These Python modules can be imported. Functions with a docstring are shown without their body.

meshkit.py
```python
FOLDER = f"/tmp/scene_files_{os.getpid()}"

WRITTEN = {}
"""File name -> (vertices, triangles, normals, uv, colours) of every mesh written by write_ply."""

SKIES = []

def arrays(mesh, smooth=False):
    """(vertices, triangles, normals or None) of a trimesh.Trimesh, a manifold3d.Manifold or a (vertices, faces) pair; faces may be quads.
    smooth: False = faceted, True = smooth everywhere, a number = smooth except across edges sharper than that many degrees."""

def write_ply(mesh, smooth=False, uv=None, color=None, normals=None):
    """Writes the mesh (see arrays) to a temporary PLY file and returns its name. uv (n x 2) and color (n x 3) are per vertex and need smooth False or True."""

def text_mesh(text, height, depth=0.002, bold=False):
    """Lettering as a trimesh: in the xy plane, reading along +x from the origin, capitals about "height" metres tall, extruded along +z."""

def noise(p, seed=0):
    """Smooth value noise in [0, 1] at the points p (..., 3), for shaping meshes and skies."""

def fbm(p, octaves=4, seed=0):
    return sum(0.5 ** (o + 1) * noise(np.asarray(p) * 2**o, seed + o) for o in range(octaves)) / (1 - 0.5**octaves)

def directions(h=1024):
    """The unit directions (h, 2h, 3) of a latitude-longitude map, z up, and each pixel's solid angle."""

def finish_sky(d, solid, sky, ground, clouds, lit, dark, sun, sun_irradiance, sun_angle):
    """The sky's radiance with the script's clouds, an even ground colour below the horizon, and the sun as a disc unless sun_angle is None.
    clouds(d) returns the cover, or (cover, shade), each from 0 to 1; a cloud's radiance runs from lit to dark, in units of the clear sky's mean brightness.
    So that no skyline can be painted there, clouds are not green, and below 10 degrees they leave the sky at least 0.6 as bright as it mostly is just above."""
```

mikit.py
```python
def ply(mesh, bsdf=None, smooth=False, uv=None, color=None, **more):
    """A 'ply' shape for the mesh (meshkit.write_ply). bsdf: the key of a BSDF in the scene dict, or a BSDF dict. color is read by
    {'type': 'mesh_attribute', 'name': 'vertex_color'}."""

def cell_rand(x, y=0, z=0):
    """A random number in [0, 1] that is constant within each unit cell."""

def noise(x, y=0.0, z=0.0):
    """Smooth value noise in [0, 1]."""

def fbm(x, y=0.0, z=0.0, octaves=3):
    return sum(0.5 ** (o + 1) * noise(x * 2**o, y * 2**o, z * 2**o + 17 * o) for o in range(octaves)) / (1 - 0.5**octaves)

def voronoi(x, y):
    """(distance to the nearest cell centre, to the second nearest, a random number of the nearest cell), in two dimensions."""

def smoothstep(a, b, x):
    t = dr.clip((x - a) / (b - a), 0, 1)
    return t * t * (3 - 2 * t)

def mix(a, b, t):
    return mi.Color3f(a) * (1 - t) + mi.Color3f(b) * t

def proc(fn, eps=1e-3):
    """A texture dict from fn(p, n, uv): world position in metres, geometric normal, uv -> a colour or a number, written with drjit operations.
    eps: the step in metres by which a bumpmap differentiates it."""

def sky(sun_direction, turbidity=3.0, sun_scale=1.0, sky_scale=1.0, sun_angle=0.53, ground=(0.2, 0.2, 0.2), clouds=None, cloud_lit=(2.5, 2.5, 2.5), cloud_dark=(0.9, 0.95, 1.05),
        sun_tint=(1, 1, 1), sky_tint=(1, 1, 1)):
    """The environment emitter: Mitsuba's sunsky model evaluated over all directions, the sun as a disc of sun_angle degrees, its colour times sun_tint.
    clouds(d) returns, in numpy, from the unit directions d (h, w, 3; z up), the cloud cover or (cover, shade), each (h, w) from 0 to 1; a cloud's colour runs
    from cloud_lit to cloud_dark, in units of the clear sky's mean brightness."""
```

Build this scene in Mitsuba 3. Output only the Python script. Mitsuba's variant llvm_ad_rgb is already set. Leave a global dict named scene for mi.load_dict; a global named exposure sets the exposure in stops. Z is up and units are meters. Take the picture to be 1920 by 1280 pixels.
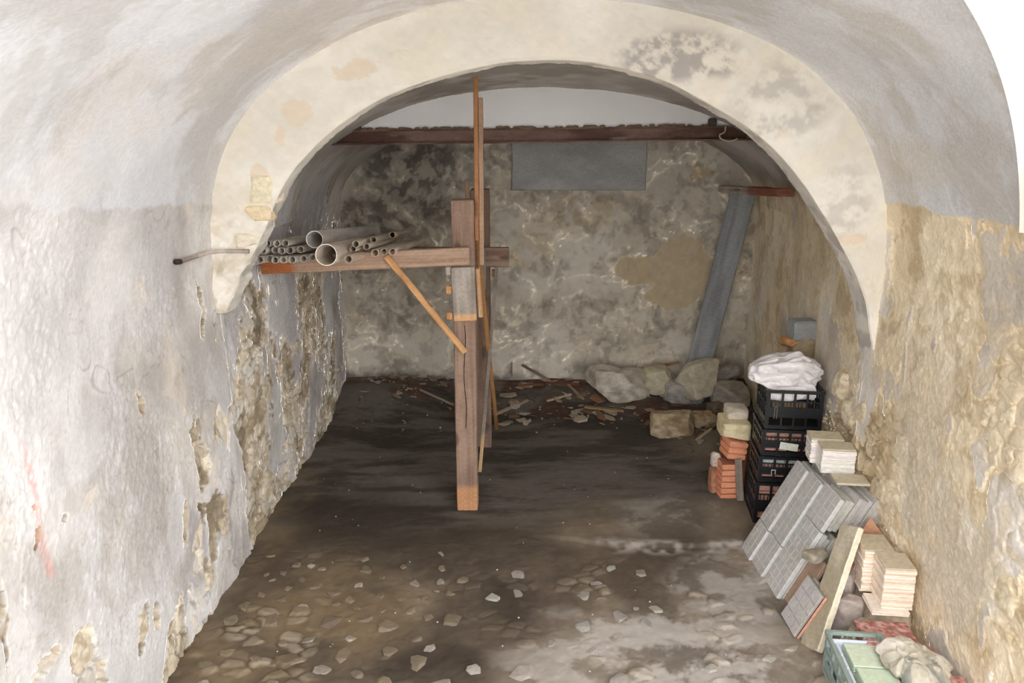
import math
import numpy as np
import trimesh
import mitsuba as mi
import drjit as dr
import mikit
from mikit import proc, noise as tnoise, fbm as tfbm
from meshkit import fbm, noise, arrays, write_ply
from scipy.spatial import cKDTree
from scipy.interpolate import PchipInterpolator, splprep, splev

T = mi.ScalarTransform4f
scene, labels = {}, {}

# ------------------------------------------------------------------ camera, light, exposure
EYE = [0.0, 0.0, 2.3]
PITCH = math.radians(14.4)
scene['camera'] = {
    'type': 'perspective', 'fov': math.degrees(2 * math.atan(960 / 1500.0)), 'fov_axis': 'x',
    'to_world': T().look_at(origin=EYE, target=[0, math.cos(PITCH), 2.3 - math.sin(PITCH)], up=[0, 0, 1]),
    'near_clip': 0.05, 'far_clip': 200.0}
# overcast sky seen through the open front of the vault behind the camera and through the side bay on the right
scene['sky'] = mikit.sky([0.3, -0.6, 0.75], turbidity=6, sun_scale=0.0, sky_scale=1.0, ground=(0.62, 0.615, 0.605),
                         clouds=lambda d: (np.ones(d.shape[:2]), np.zeros(d.shape[:2])),
                         cloud_lit=(1.0, 1.0, 1.01), cloud_dark=(0.8, 0.8, 0.8))
exposure = 4.95

# ------------------------------------------------------------------ colours and materials
def S(*c):
    """sRGB 0-255 to linear."""
    c = np.asarray(c, float) / 255.0
    return np.where(c <= 0.04045, c / 12.92, ((c + 0.055) / 1.055) ** 2.4)

def lerp(a, b, t):
    t = np.asarray(t)[..., None]
    return np.asarray(a) * (1 - t) + np.asarray(b) * t

def sstep(a, b, x):
    t = np.clip((x - a) / (b - a), 0, 1)
    return t * t * (3 - 2 * t)

def princ(rough, spec=0.3, metallic=0.0, **k):
    return {'type': 'twosided', 'b': {'type': 'principled', 'base_color': {'type': 'mesh_attribute', 'name': 'vertex_color'},
                                      'roughness': rough, 'specular': spec, 'metallic': metallic, **k}}

def bumped(rough, fn, scale, spec=0.2, eps=1e-3):
    return {'type': 'twosided', 'b': {'type': 'bumpmap', 't': proc(fn, eps), 'scale': scale,
            'b': {'type': 'principled', 'base_color': {'type': 'mesh_attribute', 'name': 'vertex_color'}, 'roughness': rough, 'specular': spec}}}

def packed(p, n, uv):
    """Plain-coloured things share one BSDF per finish: their colour (square roots of r, g, b, ten bits each) is stored in uv; a little grain on top."""
    g = dr.floor(uv.x / 1024 + 0.5 / 1024)
    r = uv.x - g * 1024
    c = mi.Color3f(dr.square(dr.round(r) / 1023), dr.square(g / 1023), dr.square(dr.round(uv.y) / 1023))
    return c * (0.84 + 0.32 * tfbm(p.x * 70, p.y * 70, p.z * 70, 2))

FINISH = {'plaster': (0.95, 0.1), 'earth': (0.97, 0.08), 'matte': (0.85, 0.2), 'wood': (0.8, 0.2), 'pvc': (0.6, 0.3), 'crate': (0.38, 0.45), 'glaze': (0.3, 0.5), 'bag': (0.4, 0.4), 'steel': (0.7, 0.3)}
for k, (ro, sp) in FINISH.items():
    scene['mat_' + k] = princ(ro, sp)
for k in ('plaster', 'earth', 'matte', 'crate', 'glaze', 'steel', 'wood', 'pvc', 'bag'):
    ro, sp = FINISH[k]
    scene['plain_' + k] = {'type': 'twosided', 'b': {'type': 'principled', 'base_color': proc(packed), 'roughness': ro, 'specular': sp}}

# ------------------------------------------------------------------ helpers
ORD = ['first', 'second', 'third', 'fourth', 'fifth', 'sixth', 'seventh', 'eighth', 'ninth', 'tenth', 'eleventh', 'twelfth', 'thirteenth', 'fourteenth', 'fifteenth', 'sixteenth', 'seventeenth', 'eighteenth', 'nineteenth', 'twentieth', 'twenty-first', 'twenty-second', 'twenty-third', 'twenty-fourth', 'twenty-fifth']

def numbered(name):
    if name not in scene and not any(k.startswith(name + '__') for k in scene):
        return name
    i = 1
    while True:
        k = '%s_%03d' % (name, i)
        if k not in scene and not any(q.startswith(k + '__') for q in scene):
            return k
        i += 1

def colours(v, color, n):
    c = color(v) if callable(color) else np.asarray(color, float)
    return np.broadcast_to(c, (n, 3)).copy()

def put(name, mesh, mat, color, parent=None, smooth=False, label=None, cat=None, group=None, kind=None, raw=False):
    """One entry of the scene. color: a linear colour, an (n, 3) array, or a function of the vertices."""
    if isinstance(mesh, tuple):
        v, f = np.asarray(mesh[0], float), np.asarray(mesh[1])
    else:
        v, f = np.asarray(mesh.vertices, float), np.asarray(mesh.faces)
    key = (parent + '__' + name) if parent else name
    key = key if raw else numbered(key)
    if not callable(color) and np.ndim(color) == 1 and smooth is False:
        q = np.round(np.sqrt(np.clip(color, 0, 1)) * 1023)
        scene[key] = mikit.ply((v, f), mat.replace('mat_', 'plain_'), smooth=False, uv=np.tile([q[0] + 1024 * q[1], q[2]], (len(v), 1)))
    elif kind != 'structure':                                        # small things: one packed colour per triangle, smooth normals kept
        c = colours(v, color, len(v))[f].mean(1)
        q = np.repeat(np.round(np.sqrt(np.clip(c, 0, 1)) * 1023), 3, axis=0)
        nrm = arrays((v, f), True)[2][f].reshape(-1, 3) if smooth else None
        path = write_ply((v[f].reshape(-1, 3), np.arange(3 * len(f)).reshape(-1, 3)), False, uv=np.stack([q[:, 0] + 1024 * q[:, 1], q[:, 2]], 1), normals=nrm)
        scene[key] = {'type': 'ply', 'filename': path, 'face_normals': nrm is None, 'bsdf': {'type': 'ref', 'id': mat.replace('mat_', 'plain_')}}
    else:
        scene[key] = mikit.ply((v, f), mat, smooth=smooth, color=colours(v, color, len(v)))
    d = {}
    if label: d['label'] = label
    if cat: d['category'] = cat
    if group: d['group'] = group
    if kind: d['kind'] = kind
    if d: labels[key] = d
    return key

def thing(name, label, cat, group=None, kind=None):
    key = numbered(name)
    while key in labels:
        base = key
        i = 1
        while '%s_%03d' % (name, i) in labels: i += 1
        key = '%s_%03d' % (name, i)
    labels[key] = {'label': label, 'category': cat}
    if group: labels[key]['group'] = group
    if kind: labels[key]['kind'] = kind
    return key

def grid_faces(n, m, flip=False):
    i = np.arange(n * m).reshape(n, m)
    a, b, c, d = i[:-1, :-1].ravel(), i[1:, :-1].ravel(), i[1:, 1:].ravel(), i[:-1, 1:].ravel()
    f = np.vstack([np.stack([a, b, c], 1), np.stack([a, c, d], 1)])
    return f[:, ::-1] if flip else f

def grid(P, flip=False):
    return P.reshape(-1, 3), grid_faces(P.shape[0], P.shape[1], flip)

def cbox(size, ch=0.004):
    """A box with chamfered edges: 24 corners."""
    s = np.asarray(size, float) / 2
    ch = min(ch, s.min() * 0.6)
    pts = []
    for sx in (-1, 1):
        for sy in (-1, 1):
            for sz in (-1, 1):
                for k in range(3):
                    q = s - ch
                    q[k] = s[k]
                    pts.append(q * [sx, sy, sz])
    return trimesh.convex.convex_hull(np.array(pts))

def frame(p0, p1, up=(0, 0, 1)):
    """4x4 whose x axis runs p0 -> p1, z near up, origin in the middle."""
    p0, p1 = np.asarray(p0, float), np.asarray(p1, float)
    x = p1 - p0
    L = np.linalg.norm(x)
    x = x / L
    y = np.cross(up, x); y /= np.linalg.norm(y)
    z = np.cross(x, y)
    M = np.eye(4)
    M[:3, 0], M[:3, 1], M[:3, 2], M[:3, 3] = x, y, z, (p0 + p1) / 2
    return M, L

def tf(v, M):
    return v @ M[:3, :3].T + M[:3, 3]

def rotz(a, at=(0, 0, 0)):
    M = np.eye(4)
    c, s = math.cos(a), math.sin(a)
    M[:2, :2] = [[c, -s], [s, c]]
    M[:3, 3] = at
    return M

def slab(size, M, ch=0.003):
    b = cbox(size, ch)
    return tf(b.vertices, M), b.faces

def join(parts):
    V, Fs, n = [], [], 0
    for v, f in parts:
        V.append(v); Fs.append(np.asarray(f) + n); n += len(v)
    return np.vstack(V), np.vstack(Fs)

def boxes(lst):
    """Plain boxes (cx, cy, cz, sx, sy, sz) as one mesh."""
    out = []
    for cx, cy, cz, sx, sy, sz in lst:
        b = trimesh.creation.box((sx, sy, sz))
        out.append((np.asarray(b.vertices) + [cx, cy, cz], b.faces))
    return join(out)

def tone(c, seed, amt=0.12):
    r = np.random.default_rng(seed)
    return np.clip(np.asarray(c) * (1 + r.uniform(-amt, amt)) * (1 + r.uniform(-0.03, 0.03, 3)), 0, 0.95)

def timber(name, p0, p1, w, t, up, c1, c2, seed, parent=None, ends=None, wear=0.003, **k):
    """A sawn piece of wood: w across, t along 'up', grain and small knots in its colour, edges slightly uneven."""
    M, L = frame(p0, p1, up)
    b = cbox((L, w, t), min(0.006, 0.15 * min(w, t)))
    v, f = trimesh.remesh.subdivide_to_size(np.asarray(b.vertices), np.asarray(b.faces), max(0.02, L / 100))
    mm = trimesh.Trimesh(v, f, process=True); v, f = np.asarray(mm.vertices), np.asarray(mm.faces)
    q = v + [seed * 3.1, seed * 1.7, 0]
    v2 = v + (np.stack([noise(q * 9, 1), noise(q * 9, 2), noise(q * 9, 3)], 1) - 0.5) * wear * [0.3, 1, 1]
    g = fbm(q * [2.2, 55, 55], 3, seed)
    g2 = fbm(q * [6, 9, 9], 3, seed + 5)
    col = lerp(c1, c2, sstep(0.3, 0.72, 0.6 * g + 0.4 * g2))
    knot = sstep(0.80, 0.86, noise(q * [5, 18, 18], seed + 9))
    col = lerp(col, np.asarray(c1) * 0.5, knot * 0.7)
    if ends is not None:
        for side, colr, ln in ends:
            u = v[:, 0] * side
            e = sstep(L / 2 - ln, L / 2 - ln * 0.75, u + 0.05 * (g2 - 0.5))
            col = lerp(col, colr * (0.75 + 0.5 * g[:, None]), e * 0.85)
    return put(name, (tf(v2, M), f), 'mat_wood', col, parent, **k)

def rock(name, center, size, seed, c1, c2, p=5.0, rough=0.05, rot=0.0, tilt=0.0, n=3, parent=None, mat='mat_plaster', cuts=3, **k):
    """A broken block: a rounded box with a few planes broken off and a rough surface."""
    s = trimesh.creation.icosphere(subdivisions=n + 1, radius=1.0)
    d = np.asarray(s.vertices)
    r = (np.abs(d) ** p).sum(1) ** (-1 / p)
    v = d * r[:, None]
    g = np.random.default_rng(seed)
    for _ in range(cuts):
        nn = g.normal(size=3); nn /= np.linalg.norm(nn)
        h = g.uniform(0.82, 1.12)
        e = np.maximum(v @ nn - h, 0)
        v = v - e[:, None] * nn
    half = np.asarray(size) / 2
    v = v * half
    q = v / max(size) * 3 + seed * 7.3
    v = v + d * ((fbm(q * 1.5, 4, seed) - 0.5) * 2 * rough * max(size) + (fbm(q * 9, 3, seed + 3) - 0.5) * 0.018 * max(size))[:, None]
    col = lerp(c1, c2, sstep(0.32, 0.66, fbm(q * 2.2, 4, seed + 1)))
    col = col * (0.82 + 0.36 * fbm(q * 14, 2, seed + 2))[:, None]
    R = trimesh.transformations.euler_matrix(tilt, tilt * 0.4, rot)
    R[:3, 3] = center
    return put(name, (tf(v, R), s.faces), mat, col, parent, smooth=True, **k)

def tube(name, path, r, mat, color, sides=8, parent=None, **k):
    path = np.asarray(path, float)
    tg = np.gradient(path, axis=0); tg /= np.linalg.norm(tg, axis=1, keepdims=True)
    ref = np.array([0.31, 0.2, 0.93])
    a = np.cross(tg, ref); a /= np.linalg.norm(a, axis=1, keepdims=True)
    b = np.cross(tg, a)
    th = np.arange(sides) / sides * 2 * np.pi
    rr = np.broadcast_to(np.asarray(r, float), (len(path),))
    P = path[:, None] + rr[:, None, None] * (np.cos(th)[None, :, None] * a[:, None] + np.sin(th)[None, :, None] * b[:, None])
    n = len(path)
    idx = np.arange(n * sides).reshape(n, sides)
    q = np.stack([idx[:-1], np.roll(idx[:-1], -1, 1), np.roll(idx[1:], -1, 1), idx[1:]], -1).reshape(-1, 4)
    f = np.vstack([q[:, [0, 1, 2]], q[:, [0, 2, 3]]])
    v = np.vstack([P.reshape(-1, 3), path[:1], path[-1:]])
    c0, c1 = n * sides, n * sides + 1
    cap = [[c0, (j + 1) % sides, j] for j in range(sides)] + [[c1, (n - 1) * sides + j, (n - 1) * sides + (j + 1) % sides] for j in range(sides)]
    return put(name, (v, np.vstack([f, cap])), mat, color, parent, smooth=40 if False else True, **k)

# ------------------------------------------------------------------ the shell: profile of the front vault, walls, vaults, arch
YA, YB = 3.92, 7.0                       # face of the arch, back wall
PROF = np.array([(-1.465, -0.3), (-1.465, 1.0), (-1.466, 1.75), (-1.464, 1.88), (-1.445, 1.99), (-1.392, 2.221), (-1.25, 2.425), (-1.043, 2.593), (-0.82, 2.712), (-0.62, 2.787),
                 (-0.39, 2.846), (-0.146, 2.882), (0.097, 2.897), (0.34, 2.9), (0.584, 2.882), (0.83, 2.834), (1.06, 2.757), (1.265, 2.66), (1.46, 2.536),
                 (1.602, 2.40), (1.72, 2.235), (1.79, 2.08), (1.813, 1.95), (1.818, 1.75), (1.82, 1.0), (1.82, -0.3)])
_q = np.vstack([np.stack([np.full(12, -1.465), np.linspace(-0.3, 1.6, 12)], 1), PROF[2:-2], np.stack([np.full(12, 1.82), np.linspace(1.55, -0.3, 12)], 1)])
_tck, _ = splprep(_q.T, s=0.004, k=3)
_px, _pz = splev(np.linspace(0, 1, 4000), _tck)
_ss = np.concatenate([[0], np.cumsum(np.hypot(np.diff(_px), np.diff(_pz)))])
def PX(s): return np.interp(s, _ss, _px)
def PZ(s): return np.interp(s, _ss, _pz)
_half = np.arange(4000) < np.argmax(_pz)
def xl(z): return np.interp(z, _pz[_half], _px[_half])
def xr_front(z): return np.interp(z, _pz[~_half][::-1], _px[~_half][::-1])
def xr(Y, z):
    return np.where(Y < YA + 0.06, xr_front(z), 1.818 + np.clip(Y - YA, 0, 9) * 0.095)
def groin(x):
    """Y of the groin edge where the side vault cuts the front vault."""
    return np.where(x > 0.17, 1.47 + (np.clip(x, 0.17, 3) - 0.17) * 0.825, 0.3)

def blob(Y, z, lst):
    out = np.zeros_like(Y)
    for y0, z0, ry, rz, amp in lst:
        out = np.maximum(out, amp * (1 - sstep(0.55, 1.25, np.sqrt(((Y - y0) / ry) ** 2 + ((z - z0) / rz) ** 2))))
    return out

def pts(a, b, c=0.0):
    return np.stack([a, b, np.broadcast_to(c, np.shape(a))], -1)

WHITE, WARM = S(222, 219, 214), S(226, 216, 202)

def fb(p, octaves, seed, gain=0.62):
    """Harsher fractal noise than fbm: the small octaves keep more weight."""
    out, a, tot = 0, 1.0, 0.0
    for o in range(octaves):
        out = out + a * noise(p * 2.0 ** o, seed + o); tot += a; a *= gain
    return out / tot

def warped(v, seed, big=0.10, small=0.022):
    k = (fbm(v * 4, 2, seed) - 0.5, fbm(v * 4, 2, seed + 1) - 0.5, fbm(v * 19, 2, seed + 2) - 0.5, fbm(v * 19, 2, seed + 3) - 0.5)
    out = v.copy()
    out[..., 0] += big * k[0] * 2 + small * k[2] * 2
    out[..., 1] += big * k[1] * 2 + small * k[3] * 2
    return out

def flakes(v, seed):
    """Lumpy rubble relief in 0..1: rounded stones with crevices."""
    a = 1 - np.abs(2 * fbm(v * 6.5, 3, seed) - 1) * 2.2
    b = fb(v * 13, 4, seed + 4)
    return np.clip(0.45 * np.clip(a, 0, 1) + 0.75 * (b - 0.15), 0, 1.2)

def crackle(v, seed, width):
    """Thin wandering cracks: 1 on the crack."""
    return 1 - sstep(0.0, width, np.abs(fbm(v, 4, seed) - 0.5))

def masonry(a, b, sa, sb, seed, span):
    """Irregular stones on a plane: (distance in from the joint, a random number per stone, slope of its face times the offset, another random number)."""
    g = np.random.default_rng(seed)
    a0, a1, b0, b1 = span
    na, nb = int((a1 - a0) / sa) + 2, int((b1 - b0) / sb) + 2
    gi, gj = np.meshgrid(np.arange(na), np.arange(nb), indexing='ij')
    c = np.stack([a0 / sa + gi + g.uniform(-0.42, 0.42, gi.shape), b0 / sb + gj + g.uniform(-0.42, 0.42, gi.shape)], -1).reshape(-1, 2)
    q = np.stack([np.ravel(a) / sa, np.ravel(b) / sb], 1)
    dist, idx = cKDTree(c).query(q, k=2)
    r1, r2, t1, t2 = g.uniform(0, 1, len(c)), g.uniform(0, 1, len(c)), g.uniform(-1, 1, len(c)), g.uniform(-1, 1, len(c))
    k = idx[:, 0]
    tilt = t1[k] * (q[:, 0] - c[k, 0]) + t2[k] * (q[:, 1] - c[k, 1])
    sh = np.shape(a)
    return (dist[:, 1] - dist[:, 0]).reshape(sh), r1[k].reshape(sh), tilt.reshape(sh), r2[k].reshape(sh)

def left_surface(Y, z):
    """Relief (metres towards the room) and colour of the left wall and of the vault above it."""
    v = pts(Y, z, 3.3)
    w = warped(v, 71)
    f = fb(w * [3.3, 2.3, 1], 6, 11, 0.66)
    edge = 2.93 + 0.62 * z + 0.40 * (fb(v * [2, 3, 1], 4, 15) - 0.5)
    back = sstep(edge - 0.10, edge + 0.10, Y)
    thr = 0.33 + 0.132 * back + 0.06 * sstep(0.30, 0.0, z) * back - 0.05 * back * sstep(1.2, 1.6, z) + 0.03 * sstep(5.0, 6.0, Y)
    wy, wz = w[..., 0], w[..., 1]
    thr = thr + blob(wy, wz, [(2.40, 0.60, 0.09, 0.11, 0.22), (2.81, 0.42, 0.055, 0.11, 0.24), (2.93, 0.38, 0.035, 0.13, 0.22), (2.43, 1.08, 0.025, 0.022, 0.2),
                              (2.05, 0.98, 0.025, 0.06, 0.2), (3.30, 0.62, 0.05, 0.13, 0.2), (3.1, 0.15, 0.14, 0.10, 0.2), (3.55, 0.9, 0.08, 0.25, 0.14), (3.75, 1.5, 0.05, 0.2, 0.16), (2.2, 0.72, 0.1, 0.06, 0.14)])
    zb = 2.10 - 0.075 * (Y - 2.3) + 0.05 * (fb(v * 6, 4, 21) - 0.5) * 2
    zb = np.where(Y > YA + 0.1, 9, zb)
    top = sstep(zb - 0.010, zb + 0.010, z)
    m = sstep(thr - 0.010 - 0.014 * back, thr + 0.010 + 0.014 * back, f)
    m = np.maximum(m, top)
    mc = np.maximum(sstep(thr + 0.008, thr + 0.020, f), top)              # the broken edge shows the mortar's core, not its white skin
    gap = np.exp(-((f - thr + 0.014) / 0.010) ** 2) * (1 - top)          # open joint along the broken edge
    fs = fb(w * [3.0, 2.6, 1], 6, 31)
    skim = np.maximum(sstep(0.488, 0.502, fs), top)
    chip = np.exp(-((fs - 0.495) / 0.003) ** 2) * sstep(0.44, 0.56, fbm(v * 3.7, 3, 50)) * (1 - top)
    ce, cr, ct, cs = masonry(w[..., 0] + 0.03 * (fb(v * 20, 3, 75) - 0.5), w[..., 1] + 0.03 * (fb(v * 20, 3, 76) - 0.5), 0.065, 0.085, 77, (-0.5, 8.0, -0.6, 5.5))
    seam = 1 - sstep(0.03, 0.22, ce)
    rub = 0.55 * cr + 0.55 * ct + 0.30 * flakes(w * [1.6, 1.15, 1], 41) + 0.45 * sstep(0.0, 0.5, ce) - 0.15
    fine = fb(v * 40, 3, 42, 0.7)
    grain = noise(v * 150, 47)
    rough = 0.25 + 0.75 * sstep(0.42, 0.58, fbm(v * 3.1, 3, 46))
    crack = crackle(w * [2.4, 1.7, 1], 48, 0.003) * sstep(0.46, 0.54, fbm(v * 1.7, 2, 49)) * (1 - top)
    d = m * (0.024 - 0.008 * back  + (0.0145 * (fine - 0.5) + 0.0012 * (grain - 0.5)) * (1 - 0.8 * top) * rough + 0.007 * (fb(v * 6, 3, 43, 0.5) - 0.5) * (1 - 0.8 * top) - 0.0015 * crack) \
        + (1 - m) * (0.019 * rub - 0.008 + 0.010 * (fine - 0.5)) - 0.008 * gap * (1 - 0.6 * back)
    d = d + 0.060 * back * (1 - top) * (fb(w * [6.0, 3.6, 1], 4, 68, 0.5) - 0.5)
    d = d * (1 - 0.25 * sstep(3.9, 4.8, Y))                                # the inner walls are better preserved
    d = d + 0.05 * (fbm(v * [0.8, 0.8, 1], 2, 44) - 0.5) * (1 - sstep(1.3, 1.95, z)) - 0.030
    n1 = fbm(v * 2.4, 4, 51)
    plaster = lerp(S(198, 196, 194), S(219, 217, 215), sstep(0.35, 0.65, n1))
    plaster = lerp(plaster, S(222, 213, 201), 0.7 * sstep(0.52, 0.68, fbm(v * 3.3, 4, 52)) * (1 - skim))
    plaster = lerp(plaster, S(178, 174, 173), 0.85 * sstep(0.49, 0.60, fbm(w * [4, 2.2, 1], 4, 53)) * (0.45 + 0.55 * back))
    plaster = plaster * (0.93 + 0.14 * fine)[..., None]
    vault = lerp(S(212, 213, 216), S(223, 224, 227), sstep(0.35, 0.65, n1))
    vault = lerp(vault, S(220, 213, 205), 0.5 * sstep(0.5, 0.65, fbm(v * [1.2, 2, 1], 3, 54)))
    plaster = lerp(plaster, vault, top)
    plaster = lerp(plaster, S(172, 160, 142), 0.6 * chip)
    plaster = lerp(plaster, S(150, 139, 124), 0.5 * crack)
    joint = seam * (1 - mc)                                                # earth-filled joints of the rubble
    split = crackle(w * [3.6, 2.3, 1], 70, 0.005) * back * (1 - top)
    d = d - 0.006 * joint - 0.004 * split
    plaster = lerp(plaster, S(116, 104, 86), 0.8 * split)
    stone = lerp(S(172, 158, 136), S(208, 198, 180), sstep(0.38, 0.62, fb(w * 7, 4, 61)))
    stone = lerp(stone, S(132, 120, 102), 0.8 * sstep(0.54, 0.64, fb(w * [6, 4, 1], 4, 62)))
    stone = lerp(stone, S(208, 203, 195), 0.8 * sstep(0.53, 0.60, fb(w * [8, 6, 1], 4, 63)))
    stone = stone * (0.80 + 0.36 * cs)[..., None]
    stone = lerp(stone, S(112, 100, 80), 0.65 * joint * sstep(0.3, 0.5, fbm(v * 6, 2, 78)))
    col = lerp(stone, plaster, mc)
    grime = sstep(0.46, 0.60, fb(w * [3, 2.2, 1], 5, 65))
    col = lerp(col, col * S(214, 208, 198), 0.5 * grime)
    # faded red paint streak near the front
    t = np.clip((1.40 - z) / (1.40 - 0.93), 0, 1)
    cy = 2.262 + 0.03 * t + 0.012 * np.sin(t * 6)
    mark = (1 - sstep(0.002, 0.024 + 0.014 * t, np.abs(Y - cy) + 0.012 * (fb(v * 30, 3, 74) - 0.5))) * sstep(0.92, 0.95, z) * sstep(1.44, 1.34, z)
    mark = mark * (0.5 + 0.5 * sstep(0.38, 0.6, fbm(v * 60, 3, 66))) * (0.6 + 0.4 * sstep(0.3, 0.6, fbm(v * 8, 2, 67)))
    col = lerp(col, S(228, 136, 124), 0.52 * mark)
    return d, col * (0.92 + 0.16 * grain)[..., None]

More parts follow.
